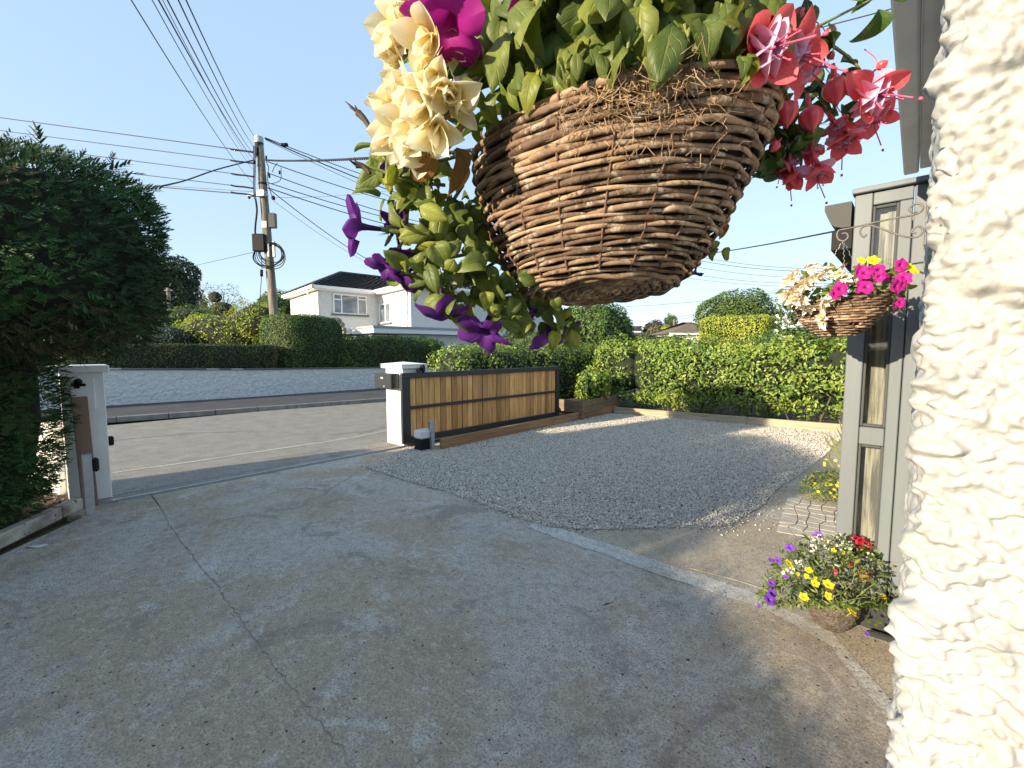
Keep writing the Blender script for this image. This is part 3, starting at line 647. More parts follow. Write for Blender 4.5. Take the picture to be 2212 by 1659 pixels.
# ---------------------------------------------------------------- wall and hedges across the road
rw = empty('roadside_wall', (-15.9, 4, 0)); tag(rw, 'long white roughcast wall along the far side of the road', 'wall')
wpts = [(G(235, 884) + (G(235, 884) - G(830, 843)) * 1.6), G(235, 884), G(530, 865), G(830, 843), G(830, 843) + (G(830, 843) - G(235, 884)) * 1.8]
wh = [1.14, 1.08, .98, .90, .90]; V = []; F = []
fine = []
for i in range(len(wpts) - 1):
    for k in range(30): fine.append((wpts[i].lerp(wpts[i + 1], k / 30), wh[i] + (wh[i + 1] - wh[i]) * k / 30))
for i, (p, h) in enumerate(fine):
    q = p + Vector((-.25, .02, 0)); V += [(p.x, p.y, .06), (p.x, p.y, h), (q.x, q.y, h), (q.x, q.y, .06)]
for i in range(len(fine) - 1):
    for k in range(3): F.append((i * 4 + k, (i + 1) * 4 + k, (i + 1) * 4 + k + 1, i * 4 + k + 1))
MB().add(V, F).build('wall_face', M['dash'], rw)
for i in range(0, len(fine) - 3, 3):
    (p, h), (q, h2) = fine[i], fine[i + 3]; p = Vector((p.x - .11, p.y, h + .02)); q = Vector((q.x - .11, q.y, h2 + .02))
    MB().beam(p, p.lerp(q, .995), .30, .045, b=.008).build('coping_stone', M['leadl'] if random.random() < .15 else M['lead'], rw)
def frameL(u0, v0, d0, u1, v1, d1):
    a = D(u0, v0, d0); b = D(u1, v1, d1); return a, b
def boxhedge(name, label, a, b, wd, z0, z1, n, size, ratio, m, p=6, cat='hedge', **kw):
    a = Vector((a.x, a.y, 0)); b = Vector((b.x, b.y, 0)); c = (a + b) / 2; ang = math.atan2((b - a).y, (b - a).x); c.z = (z0 + z1) / 2
    return bush(name, label, cat, Vector((c.x, c.y, 0)), [(c, ((b - a).length / 2, wd / 2, (z1 - z0) / 2), p, ang)], n, size, ratio, m, k=.94, **kw)
boxhedge('clipped_hedge', 'low dark clipped hedge with flat sunlit top on the roadside wall', D(120, 800, 11.6), D(605, 800, 15.6), .9, .85, 1.80, 17000, .055, .5, M['privet'], p=9, depth=.05, lamp=.03, seed=2)
boxhedge('block_hedge', 'tall cube shaped green hedge beside the utility pole', D(588, 740, 15.6), D(722, 740, 18.0), 1.9, .75, 2.95, 17000, .06, .5, M['conif'], p=6, depth=.07, lamp=.06, seed=5)
boxhedge('grassy_hedge', 'soft green conifer hedge right of the cube shaped hedge', D(700, 780, 17.4), D(960, 780, 19.9), 1.5, .7, 2.15, 14000, .10, .28, M['conif'], p=4, depth=.1, lamp=.08, seed=8, droop=-.3)
bush('golden_shrub', 'golden yellow shrub behind the clipped hedge, left of the pole', 'shrub', D(500, 730, 19), [(D(500, 728, 18.8), (2.2, 1.5, 1.05), 2.3, yawL(0)), (D(560, 700, 18.5), (1.2, 1.2, .9), 2, 0), (D(430, 730, 19), (1.2, 1.1, .75), 2, 0)], 11000, .09, .5, M['gold'], depth=.2, lamp=.2)
bush('blue_green_shrub', 'blue green spreading shrub behind the left end of the clipped hedge', 'shrub', D(320, 735, 18), [(D(320, 735, 17.5), (2.0, 1.2, .7), 2.3, yawL(0)), (D(250, 745, 16.5), (1.2, 1, .6), 2, 0)], 7000, .08, .4, M['blueg'], depth=.2, lamp=.15)
bush('green_shrub', 'mid green rounded shrub behind the blue green shrub', 'shrub', D(410, 705, 21), [(D(410, 705, 21), (1.7, 1.2, 1.0), 2.2, 0), (D(225, 700, 19), (1.3, 1.1, 1.2), 2.2, 0)], 7000, .1, .5, M['conif'], depth=.25, lamp=.25)

def tree(name, label, base, shapes, n, size, m, ratio=.6, trunk_r=.2, top=None, clump=.35, depth=.5, lamp=.3, lf=1.3, k=.7, cat='tree', branches=6, group=None, barkm=None):
    o = empty(name, base); tag(o, label, cat, group); sd = random.uniform(0, 50)
    P, Nn = shell(shapes, n, depth, lamp, lf, sd)
    keep = lump(P, lf * 2.2, sd + 9) + rng.normal(0, .25, len(P)) > -clump - .3; P, Nn = P[keep], Nn[keep]
    v = .5 + .25 * lump(P, lf * 1.8, sd + 3) + rng.normal(0, .2, len(P))
    leafmesh('crown', P, Nn, size, ratio, m, o, v)
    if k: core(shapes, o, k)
    c = Vector(shapes[0][0]); t = MB(); b = Vector(base); t.tube([b, b.lerp(c, .4) + Vector((.1, 0, 0)), b.lerp(c, .8), c], [trunk_r * 1.2, trunk_r, trunk_r * .7, trunk_r * .4], 10)
    for i in range(branches):
        s_ = random.choice(shapes); a = random.uniform(0, 2 * pi); e_ = Vector(s_[0]) + Vector((cos(a) * s_[1][0] * .75, sin(a) * s_[1][1] * .75, s_[1][2] * random.uniform(-.1, .6))); st_ = b.lerp(c, random.uniform(.5, .95))
        t.tube([st_, st_.lerp(e_, .5) + UP * .2, e_], [trunk_r * .45, trunk_r * .25, .02], 6)
    t.build('trunk', barkm or M['bark'], o, True); return o
def GD(u, d): p = D(u, 757, d); p.z = 0; return p
tree('dark_tree', 'dark round tree beyond the tall hedge, behind the small pole', GD(375, 30), [(D(365, 640, 30), (2.1, 2.0, 2.9), 2.2, 0), (D(400, 665, 30), (1.2, 1.2, 1.7), 2, 0)], 14000, .20, M['treed'], clump=.3, lamp=.35)
tree('feathery_tree', 'thin feathery tree with open crown left of the pole', GD(485, 27), [(D(480, 668, 27), (2.0, 1.6, 1.1), 2, 0), (D(465, 642, 27), (1.0, .9, .8), 2, 0), (D(540, 680, 27), (1.3, 1.0, .8), 2, 0)], 5200, .13, M['feather'], ratio=.35, trunk_r=.12, clump=.1, depth=.9, lamp=.5, k=.4, branches=16)
tree('broadleaf_tree', 'green tree right behind the utility pole beside the white house', GD(600, 42), [(D(598, 672, 42), (2.4, 2, 2.0), 2, 0), (D(565, 680, 42), (1.7, 1.6, 1.4), 2, 0)], 5000, .26, M['treeg'], clump=.3)

# ---------------------------------------------------------------- the white house opposite
az = R(49 - YAW)                                            # e1 direction measured from +Y towards +X
E1 = Vector((sin(az), cos(az), 0)); E2 = Vector((-cos(az), sin(az), 0))
HC = D(686, 620, 24.0); eave = HC.z; HC = Vector((HC.x, HC.y, 0))
hs = empty('white_house', HC); tag(hs, 'white two storey house with dark hipped tile roof across the road', 'house')
def HP(a, b, z): return HC + E1 * a + E2 * b + UP * z
def hbox(mb, a0, a1, b0, b1, z0, z1): return mb.obox(HC, E1, E2, a0, a1, b0, b1, z0, z1)
WA, WB = 3.45, 5.5; FB = -4.0; W2 = 13.5
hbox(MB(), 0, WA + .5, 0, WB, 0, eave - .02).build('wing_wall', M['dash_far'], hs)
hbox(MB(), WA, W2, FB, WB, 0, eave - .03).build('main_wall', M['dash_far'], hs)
rh = D(706, 585, 26.6).z
def hip(mb, a0, a1, b0, b1, ze, zr, along, inset, ov=.35):
    a0 -= ov; a1 += ov; b0 -= ov; b1 += ov
    if along == 1: r0 = ((a0 + inset), (b0 + b1) / 2); r1 = ((a1 - inset), (b0 + b1) / 2)
    else: r0 = ((a0 + a1) / 2, b0 + inset); r1 = ((a0 + a1) / 2, b1 - inset)
    V = [HP(a0, b0, ze), HP(a1, b0, ze), HP(a1, b1, ze), HP(a0, b1, ze), HP(*r0, zr), HP(*r1, zr)]
    F = [(0, 1, 5, 4), (2, 3, 4, 5), (1, 2, 5), (3, 0, 4), (3, 2, 1, 0)] if along == 1 else [(1, 2, 5, 4), (3, 0, 4, 5), (0, 1, 4), (2, 3, 5), (3, 2, 1, 0)]
    return mb.add(V, F), V, F
def tiled_roof(parent, a0, a1, b0, b1, ze, zr, along, inset, m):
    mb, V, F = hip(MB(), a0, a1, b0, b1, ze, zr, along, inset); rf = mb.build('roof', m, parent)
    t = MB()
    for f in F[:4]:                                         # overlapping courses as real steps
        P = [V[i] for i in f]; e0_, e1_ = P[0], P[1]; top0 = P[-1]; top1 = P[2] if len(P) == 4 else P[2]
        n_ = (e1_ - e0_).cross(top0 - e0_).normalized(); sl_ = (top0 - e0_).length; nc = int(abs(zr - ze) / .14) + 1
        n_ = n_ if n_.z > 0 else -n_
        for k in range(nc):
            s0, s1 = k / nc, min(1, (k + 1.05) / nc)
            l0, r0 = e0_.lerp(top0, s0), e1_.lerp(top1, s0); l1, r1 = e0_.lerp(top0, s1), e1_.lerp(top1, s1); m_ = max(2, int((r0 - l0).length / .30))
            VV = [];
            for j in range(m_ * 2 + 1):
                w_ = n_ * (.035 + .05 * (j % 2)); VV += [l0.lerp(r0, j / (m_ * 2)) + w_ + n_ * .035, l1.lerp(r1, j / (m_ * 2)) + w_ * .4 + n_ * .01]
            t.add(VV, [(2 * j, 2 * j + 2, 2 * j + 3, 2 * j + 1) for j in range(m_ * 2)])
    o = t.build('roof_tiles', m, rf); o['kind'] = 'stuff'
    r = MB()
    for (i, j) in ([(4, 5), (0, 4), (3, 4), (1, 5), (2, 5)] if along == 1 else [(4, 5), (0, 4), (1, 4), (2, 5), (3, 5)]): r.tube([V[i] + UP * .07, V[j] + UP * .07], .09, 6)
    r.build('ridge_tiles', m, rf); return rf
tiled_roof(hs, 0, WA + 6.6, 0, WB, eave + .05, rh, 1, 2.6, M['roof'])
tiled_roof(hs, WA, W2, FB, WB, eave + .03, rh + .35, 2, 3.6, M['roofb'])
g_ = MB(); 
for (a0, a1, b0, b1) in ((-.42, WA - .35, -.42, -.32), (-.42, -.32, -.42, WB + .4), (WA - .46, WA - .36, FB - .46, -.32), (WA - .46, W2 + .4, FB - .46, FB - .36)):
    hbox(g_, a0, a1, b0, b1, eave - .10, eave + .06)
g_.build('gutter', M['pvc'], hs)
g_ = MB()
for (a0, a1, b0, b1) in ((-.31, WA - .35, -.31, -.01), (-.31, -.01, 0, WB + .4), (WA - .35, WA - .01, FB - .35, -.32), (WA, W2 + .3, FB - .35, FB - .01)):
    hbox(g_, a0, a1, b0, b1, eave - .16, eave - .06)
g_.build('soffit', M['pvc'], hs)
MB().tube([HP(-.38, .5, eave - .1), HP(-.38, .5, eave - .35), HP(-.06, .5, eave - .5), HP(-.06, .5, .1)], .045, 8).build('downpipe', M['pvc'], hs)
MB().tube([HP(WA - .06, FB + .35, eave - .2), HP(WA - .06, FB + .35, .1)], .045, 8).build('downpipe', M['pvc'], hs)
def window(parent, org, ex, en, w_, h_, lights, sill=True, fr=.06, dep=.06, glassm=None, transoms=()):
    """org lower-left corner on the wall, ex along, en outward; lights = list of x fractions"""
    f = MB(); z0 = org.z; o = Vector((org.x, org.y, 0))
    def bx(x0, x1, za, zb, d0, d1, mb): mb.obox(o, ex, en, x0, x1, d0, d1, z0 + za, z0 + zb)
    bx(0, w_, 0, fr, .003, dep, f); bx(0, w_, h_ - fr, h_, .003, dep, f); bx(0, fr, fr, h_ - fr, .003, dep, f); bx(w_ - fr, w_, fr, h_ - fr, .003, dep, f)
    for x in lights: bx(x * w_ - fr / 2, x * w_ + fr / 2, fr, h_ - fr, .003, dep - .003, f)
    xs = [0] + list(lights) + [1]
    for (i, t) in transoms: bx(xs[i] * w_ + fr / 2, xs[i + 1] * w_ - fr / 2, t * h_ - fr / 2, t * h_ + fr / 2, .003, dep - .006, f)
    wo = f.build('window', M['pvc'], parent)
    for a_, b_ in zip(xs[:-1], xs[1:]):
        g2 = MB(); bx(a_ * w_ + fr * .4, b_ * w_ - fr * .4, fr * .5, h_ - fr * .5, .002, .018, g2); g2.build('pane', glassm or M['farglass'], wo)
    if sill: s_ = MB(); bx(-.12, w_ + .12, -.10, -.003, .002, .12, s_); s_.build('sill', M['lead'], wo)
    return wo
def onwall(u, v, P0, n_):                                   # where the sight line meets the wall through P0 with normal n_
    r = ray(u, v); return EYEV + r * ((P0 - EYEV).dot(n_) / r.dot(n_))
P0 = HP(0, 0, 0); a = onwall(720, 677, P0, E2); b = onwall(792, 681, P0, E2); t_ = onwall(720, 634, P0, E2)
window(hs, a, E1, -E2, (b - a).dot(E1), t_.z - a.z, (.24, .73), transoms=((0, .72), (2, .80)))
P0 = HP(WA, 0, 0); a = onwall(822, 699, P0, E1); b = onwall(845, 699, P0, E1); t_ = onwall(826, 657, P0, E1)
window(hs, Vector((a.x, a.y, a.z)), -E2, -E1, abs((b - a).dot(E2)), t_.z - a.z, (.55,))
P0 = HP(0, FB, 0)
a = onwall(962, 674, P0, E2); b = onwall(992, 674, P0, E2); t_ = onwall(962, 640, P0, E2); window(hs, a, E1, -E2, (b - a).dot(E1), t_.z - a.z, (.5,))
a = onwall(1090, 684, P0, E2); b = onwall(1150, 684, P0, E2); t_ = onwall(1090, 646, P0, E2); window(hs, a, E1, -E2, (b - a).dot(E1), t_.z - a.z, (.33, .66))
a = onwall(1070, 752, P0, E2); b = onwall(1110, 752, P0, E2); t_ = onwall(1070, 728, P0, E2); window(hs, a, E1, -E2, (b - a).dot(E1), t_.z - a.z, (.5,))
a = onwall(935, 742, P0, E2); b = onwall(1060, 742, P0, E2); t_ = onwall(935, 729, P0, E2)
MB().obox(Vector((a.x, a.y, 0)), E1, -E2, 0, (b - a).dot(E1), .003, .05, a.z - .9, t_.z - .1).build('dark_opening', M['black'], hs)
cb = onwall(988, 634, P0, E2); MB().obox(Vector((cb.x, cb.y, 0)), E1, -E2, -.15, .15, 0, .1, cb.z - .3, cb.z).build('alarm_box', M['pvc'], hs)
# flat roofed front extension
zt = D(860, 708, 21.0).z
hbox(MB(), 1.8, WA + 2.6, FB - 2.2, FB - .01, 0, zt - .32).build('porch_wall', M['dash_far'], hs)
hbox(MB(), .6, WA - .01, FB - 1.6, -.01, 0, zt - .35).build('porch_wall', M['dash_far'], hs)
hbox(MB(), .3, WA + 2.9, FB - 2.5, FB - .01, zt - .30, zt - .08).build('flat_roof', M['pvc'], hs)
hbox(MB(), .25, WA + 2.95, FB - 2.55, FB - .012, zt - .077, zt + .02).build('roof_edging', M['leadl'], hs)
hbox(MB(), .0, WA - .013, FB + .2, -.012, zt - .25, zt - .02).build('canopy', M['pvc'], hs)

# other far houses
def simple_house(name, label, u0, u1, v_e, v_r, d, depth_, rm, wins=(), chim=None, yaw=0.0, wallm=None):
    a = D(u0, v_e, d); b = D(u1, v_e, d); ze = a.z; zr = D((u0 + u1) / 2, v_r, d + depth_ / 2).z; e1 = Vector((b.x - a.x, b.y - a.y, 0)); w_ = e1.length; e1.normalize(); e2 = Vector((-e1.y, e1.x, 0))
    o0 = Vector((a.x, a.y, 0)); h = empty(name, o0); tag(h, label, 'house')
    MB().obox(o0, e1, e2, 0, w_, 0, depth_, 0, ze).build('wall', wallm or M['dash_far'], h)
    V = [o0 + e1 * x + e2 * y + UP * z for (x, y, z) in ((-.4, -.4, ze), (w_ + .4, -.4, ze), (w_ + .4, depth_ + .4, ze), (-.4, depth_ + .4, ze), (depth_ * .45, depth_ / 2, zr), (w_ - depth_ * .45, depth_ / 2, zr))]
    rf = MB().add(V, [(0, 1, 5, 4), (2, 3, 4, 5), (1, 2, 5), (3, 0, 4), (3, 2, 1, 0)]).build('roof', rm, h)
    MB().obox(o0, e1, e2, -.45, w_ + .45, -.47, -.41, ze - .16, ze + .02).build('gutter', M['pvc'], h)
    for (x, z, ww, hh) in wins: window(h, o0 + e1 * (x * w_) + UP * z, e1, -e2, ww, hh, (.5,), fr=.07)
    return h
simple_house('bungalow', 'small white house under the tall hedge overhang at the left', 285, 352, 672, 655, 33, 5, M['roofb'], ((.16, 2.6, .9, 1.1), (.62, 2.6, 1.0, 1.1)))
simple_house('distant_house', 'distant white house with brown hipped roof behind the laurel hedge', 1452, 1580, 720, 696, 46, 8, M['roofb'], ((.10, 1.9, 1.3, 1.0), (.45, 2.0, 1.7, .95)))
simple_house('grey_roof_house', 'distant low house with dark roof right of the round bush', 1362, 1412, 735, 718, 60, 8, M['roof'], ((.3, 1.6, 1.3, .9),))
simple_house('chimney_house', 'tall pale house end just right of the round green bush', 1352, 1376, 716, 704, 66, 8, M['roof'], ((.3, 2.6, 1.0, 1.0),))

# ---------------------------------------------------------------- utility pole with its fittings
pb = GD(603, 16.2); pt = D(559, 297, 16.2)
def pp(t): return pb.lerp(pt, t)
pl = empty('utility_pole', pb); tag(pl, 'tall leaning timber utility pole crowded with cables and black boxes', 'utility pole')
MB().tube([pp(0), pp(.3), pp(.6), pp(.85), pp(1)], [.17, .155, .145, .135, .13], 16).build('shaft', M['pole'], pl, True)
def pz(v): return (v - 297) / (757 + (1.6 - 0) * 939 / 16.2 - 297)   # rough share from top
def pv(v):                                                    # point on pole seen at row v
    lo, hi = 0.0, 1.0
    for _ in range(30):
        m_ = (lo + hi) / 2; p = pp(m_) - EYEV; row = 829.5 - FPX * p.dot(cup) / p.dot(fwd)
        if row > v: lo = m_
        else: hi = m_
    return pp(lo)
TC = -FW                                                    # towards the camera
c = pv(302); MB().lathe(c - UP * .12, [(.15, 0), (.15, .05), (.145, .055), (.145, .17), (.15, .175), (.15, .21)], 16).build('top_band', M['galv'], pl)
MB().lathe(c - UP * .62, [(.139, 0), (.139, .5)], 14).build('tar_sleeve', M['black'], pl)
MB().lathe(pv(400), [(.145, 0), (.15, .04), (.145, .07)], 14).build('cable_band', M['black'], pl)
br = MB(); c = pv(425); br.beam(c - RT * .5 + TC * .16, c + RT * .24 + TC * .16, .08, .10, b=.01); br.beam(c - RT * .12 + TC * .16 + UP * .05, c + RT * .17 + TC * .2 + UP * .05, .16, .22, b=.02)
br.build('bracket', M['galv'], pl)
for (du, v, s_) in ((.42, 430, .12), (-.44, 428, .08)): 
    c = pv(v); MB().lathe(c + RT * du + TC * .16 - UP * .09, [(.0, 0), (s_ * .5, .02), (s_ * .55, .1), (s_ * .3, .15), (0, .16)], 10).build('insulator', M['black'], pl)
c = pv(478); MB().obox(c - RT * 0, RT, TC, .15, .40, -.02, .14, c.z * 0 - .26, .26, .015).build('junction_box', M['greyd'], pl)
c = pv(478)
bxo = MB(); bxo.obox(Vector((c.x, c.y, c.z)), RT, TC, .15, .40, -.02, .14, -.26, .26, .015)
bpy.data.objects.remove([o for o in pl.children if o.name.startswith('junction_box')][0]); bxo.build('junction_box', M['greyd'], pl)
c = pv(487); MB().obox(c, RT, TC, -.085, .085, .152, .158, -.11, .11).build('number_plate', M['pvc'], pl)
c = pv(527); MB().obox(c, RT, TC, -.42, .03, .10, .30, -.32, .30, .03).build('splice_box', M['black'], pl)
c = pv(540); MB().obox(c, RT, TC, .06, .14, .16, .22, -.30, .22, .02).build('terminal_strip', M['galv'], pl)
MB().obox(c, RT, TC, .22, .32, .10, .17, -.30, .30, .02).build('terminal_strip', M['galv'], pl)
c = pv(549); cl = MB()
for k in range(7):
    r0 = .36 + .03 * k; pts = [c + RT * (.14 + r0 * 1.08 * cos(a_) + .04 * sin(k)) + UP * (r0 * .86 * sin(a_) - .02 * k + .04 * sin(2 * a_ + k)) + TC * (.12 + .02 * k + .03 * sin(a_ * 2 + k)) for a_ in np.linspace(0, 2 * pi, 33)]
    cl.tube(pts, .016, 6, False)
cl.build('cable_coil', M['black'], pl, True)
def cable(pts, r, name='cable', parent=None, n=6): return MB().tube(pts, r, n).build(name, M['black'], parent or pl, True)
def spl(P, n=10):
    P = [Vector(p) for p in P]; P = [P[0]] + P + [P[-1]]; o = []
    for i in range(1, len(P) - 2):
        for k in range(n):
            t = k / n; a, b, c_, d = P[i - 1:i + 3]
            o.append(.5 * ((2 * b) + (c_ - a) * t + (2 * a - 5 * b + 4 * c_ - d) * t * t + (3 * b - a - 3 * c_ + d) * t ** 3))
    return o + [P[-2]]
def PD(u, v, d=16.0): return D(u, v, d)
cable(spl([PD(552, 430), PD(555, 455), PD(552, 485), PD(552, 505), PD(562, 517)]), .035)
for uu in (549, 551, 547): cable(spl([PD(uu, 315), PD(uu + 1, 360), PD(uu, 400), PD(uu + 2, 430)]), .012)
cable(spl([PD(575, 350), PD(580, 362), PD(578, 385), PD(583, 410), PD(590, 430)]), .014)
cable(spl([PD(600, 352), PD(592, 362), PD(588, 372)]), .012); cable(spl([PD(607, 362), PD(607, 385), PD(600, 393), PD(585, 397)]), .012)
cable(spl([PD(564, 555), PD(566, 580), PD(562, 640), PD(560, 700)]), .013)
cable([PD(565, 583), PD(565, 597)], .055)
for (u, v) in ((604, 372), (580, 376), (582, 380), (575, 340), (549, 350)): cable([PD(u, v - 3), PD(u, v + 4)], .035, 'cable_clamp')
# overhead wires: each span its own object
WG = 'overhead wires meeting at the utility pole'
def wire(pts, r, label, group=WG, twist=False, sag=0.0, ext=(0, 1)):
    P = [D(*p) for p in pts]
    if len(P) == 2:
        a, b = P; P = [a + (b - a) * t - UP * (sag * 4 * t * (1 - t) * (1 if 0 < t < 1 else .3)) for t in sorted(set(np.linspace(ext[0], ext[1], 25)) | {0.0, 1.0})]
    else: P = spl(P, 8)
    mb = MB().tube(P, r, 5)
    if twist:
        n = len(P) * 10; 
        for ph in (0, pi):
            Q = []
            for i in range(n):
                t = i / (n - 1) * (len(P) - 1); j = min(int(t), len(P) - 2); p = P[j].lerp(P[j + 1], t - j); a_ = i * 1.1 + ph; Q.append(p + UP * cos(a_) * r * 1.3 + RT * sin(a_) * r * 1.3)
            mb.tube(Q, r * .7, 4)
    o = mb.build('overhead_wire', M['wire'], smooth=True); tag(o, label, 'wire', group); return o
for (u0, u1, v1, r) in ((265, 549, 398, .010), (312, 552, 372, .008), (326, 553, 350, .013), (346, 550, 335, .012), (371, 552, 322, .012), (388, 556, 302, .012), (336, 551, 360, .006)):
    wire([(u0, -30, 4.2), (u1, v1, 16.0)], r * .62, {265: 'leftmost thin wire climbing from the pole to the top edge', 312: 'second wire from the left climbing to the top edge', 326: 'thickest of the wires climbing to the top edge, third from left',
         336: 'faint thin wire beside the thickest climbing wire', 346: 'third wire from the right climbing to the top edge', 371: 'second wire from the right climbing to the top edge', 388: 'rightmost wire climbing steeply from the pole top to the top edge'}[u0], sag=.15, ext=(-1, 1))
for (u0, v0, u1, v1, r, lab) in ((-60, 246, 548, 328, .016, 'top wire running left from the pole over the tall hedge'), (180, 305, 548, 352, .014, 'second wire down running left behind the hedge top'),
        (230, 340, 550, 381, .014, 'third wire down running left from the pole'), (250, 371, 549, 406, .014, 'fourth wire down running left from the pole'), (270, 398, 549, 421, .018, 'lowest wire running left from the pole to the hedge'), (270, 396, 545, 414, .007, 'faint wire just above the lowest wire left of the pole')):
    wire([(u0, v0, 17), (u1, v1, 16.1)], r, lab, ext=(-1.6, 1))
    if r > .01: cable(spl([PD(u1 - 50, v1 - 6), PD(u1 - 38, v1 - 3.5), PD(u1 - 20, v1 - 2), PD(u1 - 2, v1 + 1)]), .028, 'dead_end_clamp')
wire([(345, 403, 13.5), (400, 390, 14.2), (470, 366, 15), (548, 346, 16.0)], .015, 'thick twisted cable sloping down left from the pole to the hedge', twist=True)
wire([(572, 345, 16.0), (600, 347, 15), (680, 347, 12), (800, 342, 9), (980, 330, 6), (1200, 290, 4.6), (1400, 150, 3.6)], .018, 'thick twisted cable running level right from the pole', twist=True)
for (u0, v0, u1, v1, d1, r, lab) in ((572, 297, 1000, 440, 26, .016, 'top wire running right from the pole top'), (572, 299, 1000, 462, 26, .022, 'thick wire running right just under the top wire'), (574, 302, 1000, 482, 26, .010, 'thin wire running right, third below the pole top'),
        (575, 348, 1000, 470, 24, .016, 'wire running right below the twisted cable'), (577, 373, 1000, 500, 24, .016, 'wire running right from the middle of the pole top'), (577, 394, 1010, 505, 24, .016, 'second lowest wire running right from the pole'), (577, 405, 1010, 522, 24, .018, 'lowest long wire running right from the pole'),
        (574, 402, 830, 580, 24, .016, 'wire dropping steeply from the pole to the white house'), (590, 433, 830, 585, 24, .007, 'faint wire dropping from the pole to the white house'), (585, 427, 900, 400, 30, .006, 'faint almost level wire right of the pole')):
    wire([(u0, v0, 16.0), (u1, v1, d1)], r, lab, sag=.2, ext=(0, 1 if u1 < 950 else 2.5))
wire([(385, 582, 29), (547, 545, 16.3)], .010, 'thin wire from the dark tree up to the coil on the pole')
c = D(614, 313, 16.6); cable([c - RT * .1, c + RT * .12], .07, 'wire_splice')
WG2 = 'wires crossing the sky at the right'
for (u0, v0, d0, u1, v1, d1, r, lab) in ((1480, 552, 14, 1830, 494, 5, .011, 'single dark wire rising right to the hanging basket bracket'), (1500, 553, 40, 1780, 580, 40, .018, 'uppermost of the parallel wires above the round tree'), (1500, 561, 40, 1780, 586, 40, .022, 'second of the parallel wires above the round tree'),
        (1490, 574, 40, 1780, 600, 40, .016, 'third of the parallel wires above the round tree'), (1480, 590, 40, 1780, 612, 40, .016, 'fourth of the parallel wires above the round tree'), (1470, 598, 40, 1780, 618, 40, .014, 'lowest of the parallel wires above the round tree'),
        (1330, 663, 60, 1760, 620, 36, .020, 'wire rising right above the distant houses'), (1360, 697, 80, 1600, 657, 45, .022, 'lower wire rising right above the distant brown roof'), (1457, 690, 60, 1700, 640, 36, .016, 'wire rising right from the thin distant pole'),
        (1600, 640, 45, 1800, 585, 30, .014, 'wire rising right above the round topped tree'), (1640, 640, 45, 1800, 596, 30, .014, 'wire meeting the rose shrub at the right'), (1470, 253, 20, 2100, 225, 12, .006, 'thin wire behind the fuchsia flowers'),
        (1730, 270, 14, 1960, 248, 8, .005, 'thin wire running from the fuchsia to the white eaves board')):
    wire([(u0, v0, d0), (u1, v1, d1)], r, lab, WG2, sag=.3 if min(d0, d1) > 15 else .05, ext=(-.35, 1.6))
wire([(1560, 110, 5), (1790, 55, 4.5), (1960, 10, 4)], .006, 'wire across the sky at the top right corner', WG2)
wire([(1610, 40, 5), (1700, -60, 4)], .008, 'short steep wire above the fuchsia flower', WG2)
# small poles
for (u, v0, d, r, nm) in ((369, 622, 26, .13, 'short weathered pole in front of the dark tree at the left'), (1456, 690, 58, .12, 'thin distant pole beside the brown roofed house')):
    b_ = GD(u, d); t_ = D(u - (6 if u < 500 else 0), v0, d); o = empty('small_pole', b_); tag(o, nm, 'pole'); MB().tube([b_, t_], [r, r * .8], 10).build('shaft', M['pole'], o, True); MB().beam(t_ - RT * .25 - UP * .15, t_ + RT * .25 - UP * .15, .06, .06).build('crossarm', M['iron'], o)

# ---------------------------------------------------------------- sliding gate, its pillar and motor
GX, GY0, GY1, GZ0, GZ1 = -6.10, 3.92, 8.16, .07, 1.235
gt = empty('sliding_gate', (GX, GY0, 0)); tag(gt, 'sliding gate of upright cedar boards in an anthracite metal frame', 'gate')
fr = MB(); fw = .115
fr.box(GX - .03, GX + .03, GY0, GY1, GZ1 - .09, GZ1, .005); fr.box(GX - .0295, GX + .0295, GY0, GY1, GZ0, GZ0 + .10, .005)
fr.box(GX - .0285, GX + .0285, GY0, GY0 + .16, GZ0 + .101, GZ1 - .091, .005); fr.box(GX - .0285, GX + .0285, GY1 - .11, GY1, GZ0 + .101, GZ1 - .091, .005)
fr.build('frame', M['anthra'], gt)
mr_ = MB(); zm = .655; mr_.box(GX - .004, GX + .026, GY0 + .161, GY1 - .111, zm - .026, zm + .026, .004); mr_.build('middle_rail', M['anthra'], gt)
y = GY0 + .165; nb = 31; bw = (GY1 - .115 - y) / nb
for i in range(nb):
    wv = bw * random.uniform(.86, .97); x = GX - .022 + random.uniform(-.003, .003)
    for (z0, z1) in ((GZ0 + .104, zm - .0), (zm + .0, GZ1 - .094)):
        pass
    MB().box(x, x + .016, y, y + wv, GZ0 + .102, GZ1 - .092, .002).build('board', M['board'], gt); y += bw
MB().box(GX - .045, GX - .035, GY0 + .17, GY1 - .12, GZ0 + .11, GZ1 - .1).build('backing_rail', M['black'], gt)
for yy_ in (GY0 + .5, GY1 - .5): MB().lathe((GX - .015, yy_, .062), [(.0, 0), (.05, .0), (.05, .03), (0, .03)], 14, (1, 0, 0)).build('wheel', M['galv'], gt)
MB().box(GX - .10, GX + .02, GY0 + .1, GY1 + .9, .008, .04).build('bottom_rack', M['anthra'], gt)
rp_ = empty('gate_pillar', (-6.5, 4.2, 0)); tag(rp_, 'white gate pillar with overhanging cap at the near end of the sliding gate', 'pillar')
pillar(rp_, -6.72, -6.20, 4.02, 4.42, 1.30, .06, .07)
V = [(-6.80, 3.94, 1.372), (-6.12, 3.94, 1.372), (-6.12, 4.50, 1.372), (-6.80, 4.50, 1.372), (-6.46, 4.22, 1.41)]
MB().add(V, [(0, 1, 4), (1, 2, 4), (2, 3, 4), (3, 0, 4)]).build('cap_top', M['white'], rp_)
